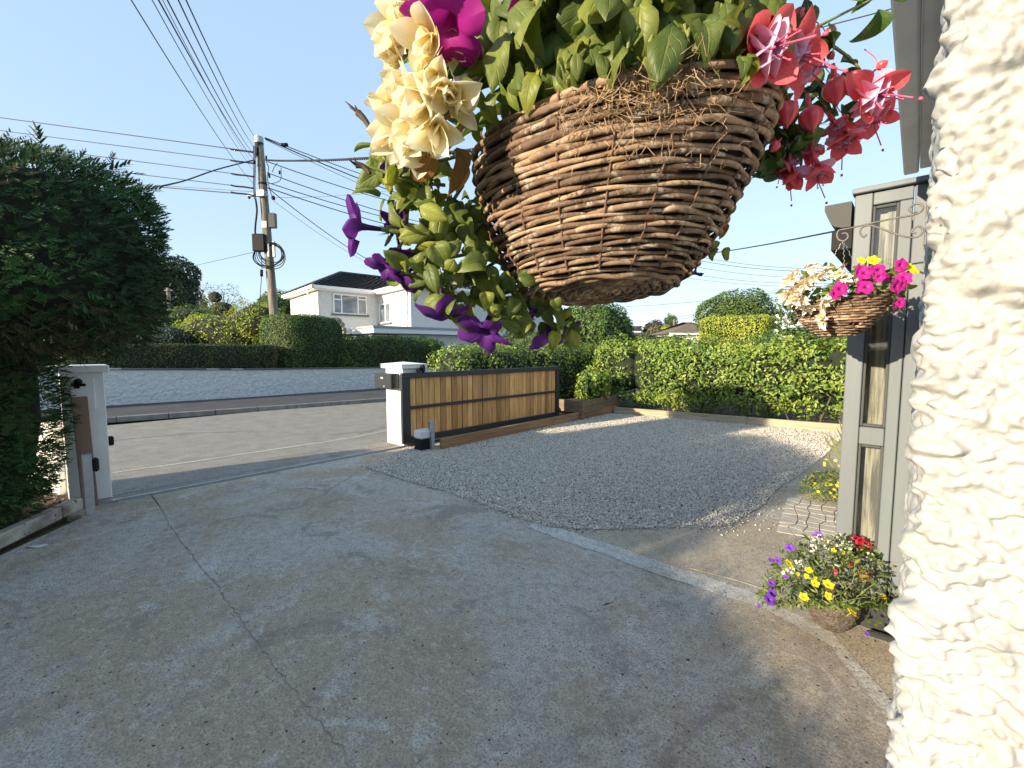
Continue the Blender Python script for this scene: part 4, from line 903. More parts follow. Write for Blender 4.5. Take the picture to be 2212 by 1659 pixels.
hb = MB(); hb.beam((-6.165, 4.12, 1.315), (-6.165, 4.44, 1.325), .03, .02, b=.004); hb.box(-6.19, -6.05, 4.33, 4.37, 1.25, 1.345, .01); hb.box(-6.14, -6.06, 4.24, 4.28, 1.235, 1.29, .01)
hb.tube([(-6.08, 4.34, 1.36), (-6.08, 4.34, 1.23)], .03, 10); hb.build('top_guide', M['black'], rp_)
mbx = empty('post_box', (-6.6, 3.95, .95)); tag(mbx, 'dark grey metal letter box on the side of the right gate pillar', 'letter box')
MB().box(-6.82, -6.30, 3.86, 4.015, .96, 1.22, .01).build('box', M['greyd'], mbx)
MB().box(-6.60, -6.54, 3.852, 3.86, 1.13, 1.155).build('label_plate', M['pvc'], mbx); MB().box(-6.52, -6.49, 3.852, 3.86, .99, 1.02).build('lock', M['galv'], mbx)
MB().box(-6.24, -6.205, 3.99, 4.018, .50, .62, .006).build('sensor', M['black'], rp_)
mt_ = empty('gate_motor', G(910, 974)); tag(mt_, 'gate motor box with light grey lid and black body beside the gate', 'motor')
mc = G(911, 972); MB().obox(mc, Vector((1, 0, 0)), Vector((0, 1, 0)), -.10, .10, -.08, .16, 0, .19, .015).build('body', M['black'], mt_)
MB().obox(mc, Vector((1, 0, 0)), Vector((0, 1, 0)), -.105, .105, -.085, .165, .193, .33, .02).build('lid', M['boxgrey'], mt_)
MB().obox(mc, Vector((1, 0, 0)), Vector((0, 1, 0)), -.13, .13, -.12, .22, .0, .012).build('base_plate', M['galv'], mt_)
gp2 = G(934, 972); g2o = empty('guide_post', Vector((gp2.x, gp2.y, 0))); tag(g2o, 'slim galvanised post right of the gate motor', 'post')
MB().obox(Vector((gp2.x, gp2.y, 0)), Vector((1, 0, 0)), Vector((0, 1, 0)), -.03, .03, -.03, .03, 0, .49, .004).build('metal_post', M['galv'], g2o)
MB().obox(Vector((gp2.x, gp2.y, 0)), Vector((1, 0, 0)), Vector((0, 1, 0)), -.075, -.031, -.02, .02, .28, .46, .01).build('rubber_catch', M['black'], g2o)
# sleepers
s1 = G(952, 972); s2 = G(1330, 890)
so_ = empty('brown_sleeper', s1); tag(so_, 'long brown timber sleeper lying along the foot of the gate', 'sleeper')
dd = (s2 - s1).normalized()
cuts = [0, .52, 1.0]
for a, b in zip(cuts[:-1], cuts[1:]): MB().beam(s1.lerp(s2, a) + UP * .095 + dd * .004, s1.lerp(s2, b) + UP * .095 - dd * .004, .07, .175, b=.006).build('sleeper', M['sleeper'], so_)
# raised planter
plt = empty('raised_planter', G(1290, 885)); tag(plt, 'brown timber raised planter at the far end of the gate', 'planter')
q0 = G(1258, 908) + UP * .0; q1 = G(1332, 888); q2 = q0 + Vector((-.75, .05, 0)); q3 = q1 + Vector((-.85, .3, 0))
for (a, b, z) in ((q0, q1, .26), (q0, q2, .26), (q1, q3, .26), (q0, q1, .40), (q0, q2, .40), (q1, q3, .40)):
    d_ = (b - a).normalized(); n_ = Vector((-d_.y, d_.x, 0)) * .04
    MB().beam(a + UP * (z - .03) + d_ * .045, b + UP * (z - .03), .06, .135, b=.005).build('board', M['planks'], plt)
for a in (q0, q1): MB().box(a.x - .04, a.x + .04, a.y - .04, a.y + .04, 0.0, .45, .004).build('corner_post', M['planks'], plt)
MB().poly([q0, q1, q3, q2], .38).build('soil', M['soil'], plt)
plt2 = empty('raised_planter', G(1215, 880)); tag(plt2, 'lower planter boards just behind the far corner post of the gate', 'planter')
r0 = q2 + Vector((-.1, -1.0, 0)); r1 = q2 + Vector((-.1, .15, 0))
for z in (.20, .35): MB().beam(r0 + UP * z, r1 + UP * z, .05, .14, b=.005).build('board', M['planks'], plt2)
MB().poly([r0, r1, r1 + Vector((-.9, 0, 0)), r0 + Vector((-.9, 0, 0))], .36).build('soil', M['soil'], plt2)
c_ = (q0 + q1) / 2 + Vector((-.32, .1, .72))
bush('hydrangea_bush', 'small leafy bush with large green leaves growing in the raised planter', 'bush', Vector((c_.x, c_.y, .38)), [(c_, (.40, .42, .40), 2.3, 0)], 1500, .095, .6, M['laurel'], depth=.22, lamp=.1, lf=6, k=.7)
# back bed, mulch, edging
bb = empty('hedge_bed', (-3.5, 10.8, 0)); struct(bb)
eA, eB = G(1327, 893), G(1835, 936)
MB().poly([eA, eB, eB + Vector((.9, .6, 0)), eB + Vector((.6, 4, 0)), eA + Vector((-1.5, 4, 0)), eA + Vector((-1.2, -.2, 0)), q1], .07, .1).build('soil', M['soil'], bb)
MB().poly([(-6.35, 4.5, 0), (-6.35, 10.4, 0), (-8.9, 10.4, 0), (-8.9, 6.0, 0), (-6.8, 4.5, 0)], .03, .05).build('soil', M['soil'], bb)
eo = empty('sleeper_edging', eA); tag(eo, 'pale timber sleepers edging the gravel in front of the laurel hedge', 'edging')
de = (eB - eA).normalized()
for a, b in ((0, .29), (.29, .63), (.63, 1.0), (1.0, 1.3)): MB().beam(eA.lerp(eB, a) + UP * .085 + de * .004, eA.lerp(eB, b) + UP * .085 - de * .004, .08, .165, b=.007).build('sleeper', M['sleeperl'], eo)
for (u, v, rr) in ((1455, 893, .42), (1565, 900, .42), (1680, 913, .35)):
    c_ = G(u, v, .08); xy = np.c_[rng.normal(c_.x, rr * .6, 900), rng.normal(c_.y, .11, 900)]; xy = xy[xy[:, 1] > np.interp(xy[:, 0], [eA.x, eB.x], [eA.y, eB.y]) + .06]
    stones('red_mulch', xy, .085, .016, .4, M['mulch'], bb, long_=1.7)
    hx = np.hypot(xy[:, 0] - c_.x, xy[:, 1] - c_.y)

# ---------------------------------------------------------------- hedges on the right
la, lb = eA + Vector((-.3, .86, 0)), eB + Vector((1.6, 1.0, 0)); lc = (la + lb) / 2; ang = math.atan2((lb - la).y, (lb - la).x)
shp = []
for i in range(9):
    t = i / 8; p = la.lerp(lb, t); hh = 1.80 + [.02, .10, .03, -.02, .0, .0, .13, .0, .0][i]
    shp.append((Vector((p.x, p.y + random.uniform(-.08, .08), hh / 2 + .12)), (.82, .62, hh / 2 - .06), 3.2, ang))
bush('laurel_hedge', 'broad sunlit laurel hedge behind the gravel and pale sleepers', 'hedge', Vector((lc.x, lc.y, 0)), shp, 46000, .095, .45, M['laurel'], depth=.30, lamp=.22, lf=3.6, k=.62, droop=.25, seed=4)
for (t, u) in ((.30, 1), (.55, 2), (.62, 3), (.8, 4)): pass
for i in range(26):
    p = la.lerp(lb, random.uniform(0, 1)) + Vector((0, random.uniform(-.35, 0), 0)); MB().tube([p + UP * .05, p + Vector((random.uniform(-.15, .15), random.uniform(-.2, .1), .4)), p + Vector((random.uniform(-.25, .25), random.uniform(-.2, .1), .8))], .014, 5).build('stem', M['bark'], bpy.data.objects['laurel_hedge'])
ha, hb_ = Vector((-7.85, 6.75, 0)), Vector((-7.35, 11.4, 0)); shp = []
for i in range(8):
    p = ha.lerp(hb_, i / 7); hh = 1.74 + [0, .03, -.03, .02, .03, .06, .10, .04][i]
    shp.append((Vector((p.x, p.y, hh / 2 + .02)), (.72, .72, hh / 2), 3.4, 0))
bush('side_hedge', 'dense hedge in shade behind the wooden gate with sunlit yellow green top', 'hedge', Vector((-7.5, 8, 0)), shp, 26000, .075, .5, M['laurel'], depth=.18, lamp=.12, lf=3.5, k=.8, seed=11)
tree('round_bush', 'large dense round green bush above the hedge right of the basket bottom', GD(1285, 16.5), [(D(1285, 715, 16.5), (1.25, 1.2, 1.15), 2.2, 0), (D(1320, 725, 16.8), (.95, .95, .95), 2.1, 0), (D(1235, 730, 16.2), (.7, .7, .7), 2.1, 0)], 12000, .11, M['conif'], ratio=.5, clump=.6, depth=.2, lamp=.15, lf=2.2, k=.85, cat='bush')
bush('pale_shrub', 'pale feathery silver shrub on top of the laurel hedge line', 'shrub', GD(1400, 17), [(D(1400, 745, 17), (1.1, .7, .42), 2, 0), (D(1360, 752, 16.5), (.7, .6, .35), 2, 0)], 3000, .10, .25, M['feather'], depth=.15, lamp=.1, droop=-.8)
bush('yellow_shrub', 'small yellow green shrub above the hedge left of the distant house', 'shrub', GD(1455, 19), [(D(1455, 745, 19), (.8, .7, .42), 2, 0)], 2000, .10, .45, M['gold'], depth=.15, lamp=.1)
bush('shrub', 'low green shrubs at the foot of the round bush', 'shrub', GD(1190, 14.5), [(D(1170, 752, 14.5), (1.0, .7, .5), 2.2, 0), (D(1120, 758, 14.5), (.8, .7, .4), 2.2, 0), (D(1060, 770, 13.5), (1.0, .7, .5), 2.2, 0)], 6500, .07, .35, M['conif'], depth=.15, lamp=.12, droop=-.5)
bush('dark_shrub', 'dark shrub against the house wall under the purple flowers', 'shrub', GD(1130, 20), [(D(1130, 745, 20), (1.6, .7, .75), 2.2, 0)], 3500, .10, .5, M['treed'], depth=.15, lamp=.12)
tree('round_tree', 'large green round topped tree behind the yellow topiary hedge', GD(1590, 34), [(D(1590, 675, 34), (2.6, 2.3, 1.65), 2.3, 0), (D(1560, 690, 34), (2.0, 2, 1.3), 2.2, 0), (D(1630, 690, 34), (1.7, 1.6, 1.3), 2.2, 0)], 16000, .19, M['treeg'], clump=.5, lamp=.3, depth=.4, lf=1.6)
bush('topiary_hedge', 'square clipped hedge with glowing yellow left face and dark right face', 'hedge', GD(1590, 20), [(D(1597, 722, 20.5), (1.45, 1.7, .78), 7, yawL(R(-40)))], 15000, .10, .45, M['gold'], depth=.08, lamp=.08, k=.93)
bush('tall_side_hedge', 'green mass behind the small hanging basket, right of the topiary', 'hedge', GD(1770, 16), [(D(1775, 745, 15), (2.4, 1.2, .55), 3, yawL(0))], 9000, .08, .45, M['conif'], depth=.15, lamp=.15)
rs = tree('rose_shrub', 'loose shrub with white blooms left of the small hanging basket', GD(1715, 13), [(D(1712, 690, 13), (.42, .4, .62), 2, 0), (D(1700, 660, 13), (.30, .3, .35), 2, 0), (D(1735, 735, 13), (.7, .5, .4), 2, 0)], 3000, .075, M['treeg'], trunk_r=.04, clump=.2, depth=.3, lamp=.15, lf=3, k=.35, cat='shrub', branches=9)
fl = MB()
for i in range(34):
    c_ = D(random.uniform(1675, 1745), random.uniform(680, 735), 12.5 + random.uniform(-.2, .2)); 
    fl.add([c_ + Vector((random.gauss(0, .035), random.gauss(0, .035), random.gauss(0, .03))) for _ in range(9)], [(0, 1, 2), (3, 4, 5), (6, 7, 8), (0, 4, 8), (1, 5, 6)])
o = fl.build('bloom_cluster', M['rosewhite'], rs); o['kind'] = 'stuff'
tree('copper_tree', 'dark reddish distant tree between the two far houses', GD(1415, 70), [(D(1412, 710, 70), (1.6, 1.5, 1.2), 2, 0)], 1600, .3, M['copper'], clump=.5)
tree('pale_tree', 'pale green small distant tree below the dark reddish one', GD(1418, 60), [(D(1418, 722, 60), (1.5, 1.3, 1.2), 2, 0)], 1800, .25, M['feather'], clump=.5)
tree('yellow_tree', 'bright yellow distant tree just left of the thin far pole', GD(1443, 55), [(D(1443, 722, 55), (1.0, 1.0, 1.15), 2, 0)], 2000, .2, M['gold'], clump=.5)
tree('distant_tree', 'slender green distant tree left of the thin far pole', GD(1449, 75), [(D(1449, 700, 75), (1.2, 1.2, 1.7), 2, 0)], 1600, .28, M['treeg'], clump=.4)
bl = [(c, r, 2, 0) for c, r in [(D(u, 742, 110), (7, 4, random.uniform(2.6, 4.8))) for u in range(1180, 1900, 42)]]
o = bush('far_woods', 'low line of distant green trees on the horizon at the right', 'woodland', GD(1540, 110), bl, 16000, .7, .7, M['treeg'], depth=.8, lamp=.8, lf=.5); o['kind'] = 'stuff'
bl = [(c, r, 2, 0) for c, r in [(D(u, 740, 60), (5, 3, random.uniform(2.0, 3.6))) for u in range(-200, 660, 60)]]
o = bush('far_woods', 'low line of distant trees behind the shrubs at the left', 'woodland', GD(300, 60), bl, 11000, .45, .7, M['treed'], depth=.6, lamp=.5, lf=.7); o['kind'] = 'stuff'

# ---------------------------------------------------------------- our own house: roughcast wall, bay, eaves
hw = empty('rendered_house', (1.5, 4, 0)); tag(hw, 'cream painted house wall of thick knobbly roughcast at the right edge', 'house')
YC = .85                                                    # the corner; one face looks at us, the other runs away
def dash_relief(s, z, S, Z, seed, scale=1.0):
    """thrown-dash relief on a grid of (s, z): many lumps dragged diagonally"""
    r = np.random.default_rng(seed); H = np.zeros(S.shape); fine_ = []
    H += .0035 * (lump(np.c_[S.ravel() * 30, Z.ravel() * 30, Z.ravel() * 3], 1, 3).reshape(S.shape))
    H += .0022 * (lump(np.c_[S.ravel() * 75, Z.ravel() * 90, S.ravel() * 9], 1, 8).reshape(S.shape))
    ds, dz = s[1] - s[0], z[1] - z[0]
    n = int((s[-1] - s[0]) * (z[-1] - z[0]) * 3000 / scale ** 2)
    for i in range(n):
        cs, cz = r.uniform(s[0], s[-1]), r.uniform(z[0], z[-1]); a = r.uniform(.010, .026) * scale * (1.7 if r.random() < .10 else 1); b = a * r.uniform(.35, .75); th = r.normal(.55, .8); h = b * r.uniform(.35, .95)
        R_ = a * 1.2; i0, i1 = np.searchsorted(s, [cs - R_, cs + R_]); j0, j1 = np.searchsorted(z, [cz - R_, cz + R_])
        if i1 <= i0 or j1 <= j0: continue
        X = S[j0:j1, i0:i1] - cs; Y = Z[j0:j1, i0:i1] - cz; ct, st = np.cos(th), np.sin(th)
        X = X + .25 * a * np.sin((Y + cz) * 170 + i) ; u = (X * ct + Y * st) / a; v = (-X * st + Y * ct) / b
        q_ = 1 - u * u - v * v; d_ = np.where(q_ > 0, np.sqrt(np.clip(q_, 0, 1)), 0) * h
        b0 = H[j0:j1, i0:i1]; H[j0:j1, i0:i1] = np.maximum(b0, d_ + b0 * .45)
    fr_ = s > -.05
    for i in range(n * 2):                                   # small crumbs on top
        cs, cz = r.uniform(-.02, s[-1]), r.uniform(z[0], z[-1]); a = r.uniform(.0035, .009); b = a * r.uniform(.5, .9); h = b * r.uniform(.3, .8); th = r.uniform(0, 3.1)
        i0, i1 = np.searchsorted(s, [cs - a, cs + a]); j0, j1 = np.searchsorted(z, [cz - a, cz + a])
        if i1 <= i0 or j1 <= j0: continue
        X = S[j0:j1, i0:i1] - cs; Y = Z[j0:j1, i0:i1] - cz; u = (X * np.cos(th) + Y * np.sin(th)) / a; v = (-X * np.sin(th) + Y * np.cos(th)) / b
        H[j0:j1, i0:i1] += np.sqrt(np.clip(1 - u * u - v * v, 0, 1)) * h
    for i in range(n // 9):
        cs, cz = r.uniform(s[0], s[-1]), r.uniform(z[0], z[-1]); a = r.uniform(.004, .009); i0, i1 = np.searchsorted(s, [cs - a * 2, cs + a * 2]); j0, j1 = np.searchsorted(z, [cz - a, cz + a])
        if i1 > i0 and j1 > j0: H[j0:j1, i0:i1] -= .008 * np.exp(-(((S[j0:j1, i0:i1] - cs) / a / 1.2) ** 2 + ((Z[j0:j1, i0:i1] - cz) / a * 1.8) ** 2) * 2)
    k = H.copy()
    H *= np.where(S < -.03, .72, 1.0)
    k = H.copy()
    for _ in range(1):
        k[1:-1, 1:-1] = (H[1:-1, 1:-1] * 2 + H[:-2, 1:-1] + H[2:, 1:-1] + H[1:-1, :-2] + H[1:-1, 2:]) / 6; H = k.copy()
    return H
fa = np.linspace(0, .50, 205); z = np.concatenate([np.linspace(-.02, .56, 90), np.linspace(.5625, 2.75, 880)])  # face: s from corner to the right
sd_ = np.concatenate([np.linspace(-2.32, -.8, 100), np.linspace(-.79, -.004, 150)])
s = np.concatenate([sd_, fa]); S, Z = np.meshgrid(s, z)
su = np.linspace(s[0], s[-1], len(s))
H = dash_relief(s, z, S, Z, 5)
rc = .025; X0 = .015                                          # rounded corner
X = np.where(S >= rc, X0 + S, 0); 
ang_ = np.clip((S + rc) / (2 * rc), 0, 1) * (pi / 2)         # 0 on the side face, 90 deg on the front face
NX = -np.cos(ang_); NY = -np.sin(ang_)
PX_ = np.where(S > rc, X0 + S, np.where(S < -rc, X0, X0 + rc * (1 - np.cos(ang_)))); PY_ = np.where(S > rc, YC, np.where(S < -rc, YC - S, YC + rc * (1 - np.sin(ang_))))
VX = PX_ + NX * H; VY = PY_ + NY * H; V = np.stack([VX, VY, Z], -1).reshape(-1, 3) - np.array([1.5, 4, 0])
nz, ns = S.shape; I = np.arange(nz * ns).reshape(nz, ns); F = np.stack([I[:-1, :-1], I[:-1, 1:], I[1:, 1:], I[1:, :-1]], -1).reshape(-1, 4)
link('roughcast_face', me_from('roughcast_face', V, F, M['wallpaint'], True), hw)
MB().box(.06, 6, YC + .04, 9.4, 0, 2.98).build('wall', M['white'], hw)
MB().box(.56, 6, YC + .0, YC + .04, 0, 2.98).build('front_wall', M['dash'], hw)
eo2 = empty('eaves_board', (0, 2, 2.5)); tag(eo2, 'pale grey painted eaves board running overhead at the top right', 'eaves')
e_end = D(1952, 380, 2.22); xe = e_end.x
MB().box(xe, xe + .055, -1.5, e_end.y, e_end.z, e_end.z + .14, .006).build('fascia', M['fascia'], eo2)
MB().box(xe + .058, xe + .40, -1.5, e_end.y - .004, e_end.z + .015, e_end.z + .06, .004).build('soffit', M['fascia'], eo2)
# bay window side: one narrow glazed panel seen from the drive
YB = 3.165; bay = empty('bay_window', (-.1, YB, 0)); tag(bay, 'grey painted timber bay window with narrow side panes beside the white wall', 'bay window')
x0, x1, x2, x3, x4 = -.300, -.222, -.108, -.055, .055
Z0, ZT = .22, 2.47
f = MB(); f.box(x0, x1, YB, YB + .07, Z0, ZT, .004); f.box(x2, x3, YB + .002, YB + .07, Z0, ZT - .071, .004); f.box(x1 + .002, x3, YB + .003, YB + .07, ZT - .068, ZT, .004)
f.box(x1 + .002, x2 - .002, YB + .003, YB + .07, Z0, .40, .004); f.box(x1 + .002, x2 - .002, YB + .003, YB + .07, 1.065, 1.165, .004); f.build('frame', M['grey'], bay)
MB().box(x3 + .004, x4, YB + .005, YB + .08, .05, ZT - .0, .004).build('side_board', M['grey'], bay)
MB().box(x0 - .012, x4, YB - .03, YB + .06, ZT + .002, ZT + .03, .004).build('head_board', M['grey'], bay)
MB().box(x0 - .004, x4, YB - .012, YB + .06, .0, Z0 - .003, .004).build('plinth', M['greyd'], bay)  # dark grey stands in for the shadow on the plinth
MB().box(x0 - .02, x3, YB - .05, YB + .05, Z0, Z0 + .035, .006).build('sill', M['grey'], bay)
for (za, zb) in ((.403, 1.062), (1.168, ZT - .072)):
    bd_ = MB()
    for (a, b, c_, d_) in ((x1 + .001, x1 + .014, za, zb), (x2 - .014, x2 - .001, za, zb), (x1 + .015, x2 - .015, za, za + .014), (x1 + .015, x2 - .015, zb - .014, zb)): bd_.box(a, b, YB + .018, YB + .045, c_, d_, .002)
    bd_.build('glazing_bead', M['gutter'], bay)
    MB().box(x1 + .006, x2 - .006, YB + .030, YB + .036, za + .006, zb - .006).build('pane', M['glass'], bay)
cu = MB()  # strips behind the glass that stand in for its reflections
for i in range(3):
    xa = -.24 + i * .040; cu.box(xa, xa + .043, YB + .085 + .012 * (i % 2), YB + .10 + .012 * (i % 2), .35, 2.4)
cu.build('reflection_strips', M['reflection_strips'], bay)
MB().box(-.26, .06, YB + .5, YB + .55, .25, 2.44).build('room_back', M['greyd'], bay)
fr2 = MB(); fr2.box(x0, x0 + .06, YB + .072, YB + 2.6, .05, .6, .004); fr2.box(x0, x0 + .06, YB + .072, YB + 2.6, 2.3, ZT, .004)
for k in range(4): fr2.box(x0 + .001, x0 + .06, YB + .075 + k * .84, YB + .14 + k * .84, .603, 2.297, .004)
fr2.build('frame', M['grey'], bay)
for k in range(3): MB().box(x0 + .03, x0 + .036, YB + .142 + k * .84, YB + .913 + k * .84, .605, 2.295).build('pane', M['glass'], bay)
# gutter with an ogee profile along the front of the bay
gu = MB(); pr = [(0, .16), (-.125, .16), (-.125, .13), (-.108, .085), (-.092, .05), (-.07, .03), (-.035, .02), (0, .02)]
zz = D(1855, 500, 2.6).z - .015; ga = [Vector((x0 - .012 + px_, YB - .02, zz + pz_)) for px_, pz_ in pr]; gb = [p + Vector((0, 2.7, 0)) for p in ga]; n = len(pr)
gu.add(ga + gb, [tuple(range(n)), tuple(range(n, 2 * n))[::-1]] + [(i, (i + 1) % n, (i + 1) % n + n, i + n) for i in range(n)])
go = empty('bay_gutter', (x0, YB, zz)); tag(go, 'dark grey gutter end seen in profile on the bay window', 'gutter'); gu.build('channel', M['gutter'], go)
MB().box(x0 - .10, x0 - .002, YB + .0, YB + 2.7, zz - .10, zz + .015, .004).build('fascia', M['black'], go)  # black colour stands for the shaded underside below the gutter

# ---------------------------------------------------------------- plant kit (meshes made once, objects share them)
def mesh_surf(name, fn, nu, nv, m, thick=0):
    """fn(s in -1..1, t in 0..1) -> point; uv stores (s, t)"""
    V = [fn(-1 + 2 * i / nu, j / nv) for j in range(nv + 1) for i in range(nu + 1)]
    F = [(j * (nu + 1) + i, j * (nu + 1) + i + 1, (j + 1) * (nu + 1) + i + 1, (j + 1) * (nu + 1) + i) for j in range(nv) for i in range(nu)]
    me = bpy.data.meshes.new(name); me.from_pydata(V, [], F); me.materials.append(m); me.polygons.foreach_set('use_smooth', [True] * len(F))
    uv = me.uv_layers.new(name='UVMap'); ll = [0] * (2 * len(me.loops))
    for k, lp_ in enumerate(me.loops): i = lp_.vertex_index % (nu + 1); j = lp_.vertex_index // (nu + 1); ll[2 * k] = -1 + 2 * i / nu; ll[2 * k + 1] = j / nv
    uv.data.foreach_set('uv', ll); return me
def leaf_fn(Ln, Wd, droop=.5, cup=.2, shape=1.0, ruff=.0, tip=1.0, ph=0.0, curl=0.0, petiole=.0):
    def f(s, t):
        w_ = Wd / 2 * (sin(pi * min(1, t ** shape)) ** .75) * (1 - .25 * t * tip) if 0 < t < 1 else Wd * .012
        a = droop * t; ok_ = abs(a) > 1e-5; y = Ln * t * (sin(a) / a if ok_ else 1); zz_ = -Ln * t * ((1 - cos(a)) / a if ok_ else 0)
        x = s * w_; zz_ += cup * abs(s) ** 1.6 * w_ + ruff * Ln * sin(9 * t + ph + 2.5 * s) * abs(s) - curl * Wd * max(0, abs(s) - .6) ** 1.5
        return (x, y + petiole, zz_)
    return f
def leafset(name, m, n, Lr, ratio, **kw):
    o = []
    for i in range(n):
        Ln = random.uniform(*Lr); o.append(mesh_surf(name, leaf_fn(Ln, Ln * ratio * random.uniform(.85, 1.2), random.choice((random.uniform(.1, 1.4), random.uniform(1.2, 2.6))), random.uniform(-.2, 1.1), kw.get('shape', .8), random.uniform(0, kw.get('ruff', .05)), kw.get('tip', 1.0), random.uniform(0, 6), kw.get('curl', 0)), 6, 8, m))
    return o
def MX(loc, d, nrm, roll=0.0, sc_=1.0):
    y_ = Vector(d).normalized(); n_ = Vector(nrm); n_ = (n_ - y_ * n_.dot(y_))
    if n_.length < 1e-4: n_ = y_.orthogonal()
    n_.normalize(); x_ = y_.cross(n_); m = Matrix((x_, y_, n_)).transposed().to_4x4()
    m = Matrix.Translation(loc) @ m @ Matrix.Rotation(roll, 4, 'Y') @ Matrix.Scale(sc_, 4); return m
SUNV = -trav
def rv(s=1.0): return Vector((random.gauss(0, s), random.gauss(0, s), random.gauss(0, s)))
def put_leaves(parent, name, meshes, spots, n, droop=.35, c0=None, sc_=(.8, 1.2), face=TC, fb=.8):
    """spots: list of (u, v, radius px, depth0, depth1, weight)"""
    W_ = [s_[5] for s_ in spots]
    for i in range(n):
        s_ = random.choices(spots, W_)[0]; a = random.uniform(0, 2 * pi); r = s_[2] * math.sqrt(random.random())
        p = D(s_[0] + r * cos(a), s_[1] + r * sin(a), random.uniform(s_[3], s_[4]))
        o_ = (p - c0).normalized() if c0 is not None else Vector((0, 0, 0))
        d = (o_ * .6 + rv(.55) - UP * droop).normalized(); nn = (face * fb + o_ * .3 + UP * .35 + rv(.45))
        link(name, random.choice(meshes), parent, MX(p, d, nn, random.uniform(-.5, .5), random.uniform(*sc_)))
def stem(parent, pts, r0, r1, m, name='stem', n=6):
    P = spl(pts, 7); k = len(P); return MB().tube(P, [r0 + (r1 - r0) * i / (k - 1) for i in range(k)], n).build(name, m, parent, True)
def funnel_fn(Rm, Ln, lobes=5, flare=.35, ruff=.06, deep=.16, ph=0.0, rt=.12):
    def f(s, t):
        a = pi * s; lw = abs(((lobes * a / (2 * pi)) % 1) - .5) * 2; lob = 1 + ((1 - lw) ** 3 * .10 - deep * lw ** 2.2 * 1.25) * max(0, t - .5) / .5
        q = max(0, (t - .45) / .55); r = Rm * (rt * (.45 + t) + (1 - 1.45 * rt) * q ** 1.5) * lob; z_ = Ln * (t / .6) * .8 if t < .6 else Ln * (.8 + .2 * sin(pi / 2 * (t - .6) / .4) - flare * .5 * ((t - .6) / .4) ** 3)
        z_ += ruff * Rm * sin(lobes * a + ph) * t ** 4 + .35 * ruff * Rm * sin(lobes * 3 * a + ph) * t ** 8 + .05 * Rm * sin(3 * a + ph) * t ** 3
        return (r * cos(a), r * sin(a), z_)
    return f
def calyx_mesh(m, s=1.0):
    mb = MB().tube([(0, 0, -.012 * s), (0, 0, 0), (0, 0, .012 * s)], [.0016 * s, .0035 * s, .003 * s], 6)
    for k in range(5):
        a = 2 * pi * k / 5; mb.add([(cos(a + .4) * .003 * s, sin(a + .4) * .003 * s, .002), (cos(a - .4) * .003 * s, sin(a - .4) * .003 * s, .002), (cos(a) * .010 * s, sin(a) * .010 * s, .017 * s)], [(0, 1, 2)])
    me = bpy.data.meshes.new('calyx'); me.from_pydata([tuple(v) for v in mb.V], [], mb.F); me.materials.append(m); return me
CAL = calyx_mesh(M['stem'])
def MZ(loc, axis, roll=0.0, s=1.0):
    z_ = Vector(axis).normalized(); x_ = z_.orthogonal().normalized(); y_ = z_.cross(x_)
    return Matrix.Translation(loc) @ Matrix((x_, y_, z_)).transposed().to_4x4() @ Matrix.Rotation(roll, 4, 'Z') @ Matrix.Scale(s, 4)
def petunia(parent, loc, axis, meshes, s=1.0, base=None, name='flower'):
    mw = MZ(loc, axis, random.uniform(0, 6), s); o = link(name, random.choice(meshes), parent, mw); link('calyx', CAL, o, mw)
    return o
def mk_pet(m, n, Rm, Ln, **k): return [mesh_surf('petunia_corolla', funnel_fn(Rm * random.uniform(.9, 1.1), Ln, 5, random.uniform(.1, .8), random.uniform(.07, .15), k.get('deep', .2), random.uniform(0, 6)), 40, 10, m) for _ in range(n)]

# ---------------------------------------------------------------- willow hanging basket (large)
BC = D(1312, 757, .60); BC.z = EYE
prof = [(.082, .098), (.092, .114), (.130, .138), (.180, .160), (.235, .179), (.275, .187), (.300, .189)]      # height above eye, radius
offs = [(.082, 1292), (.130, 1298), (.180, 1306), (.235, 1315), (.300, 1326)]
def bring(h):                                                # ring centre and radius for a height
    rr = np.interp(h, [p[0] for p in prof], [p[1] for p in prof]); u_ = np.interp(h, [p[0] for p in offs], [p[1] for p in offs])
    return FW * .60 + RT * ((u_ - 1106) / FPX * .60), rr
def bpt(h, phi, dr=0.0):
    """phi 0 towards the right of the picture, -90 deg towards the camera"""
    c_, r_ = bring(h); r_ += dr; k = (h - .08) / .21
    tr_ = .045 + .10 * k; tf = -.05 + .22 * k                   # the rim hangs lower on the left and at the front
    o_ = RT * cos(phi) * r_ + FW * sin(phi) * r_
    return c_ + o_ + UP * (EYE + h + cos(phi) * r_ * tr_ + sin(phi) * r_ * tf)
bk = empty('hanging_basket', bring(.08)[0] + UP * (EYE + .07)); tag(bk, 'large woven willow hanging basket filling the top of the view', 'hanging basket')
NS = 20; h = .086; row = 0; levels = []
while h < .286:
    t = (h - .086) / .20; rr = .0025 + .0019 * t ** .8; levels.append((h, rr)); h += rr * 2 * (1.02 + random.uniform(-.04, .05)); row += 1
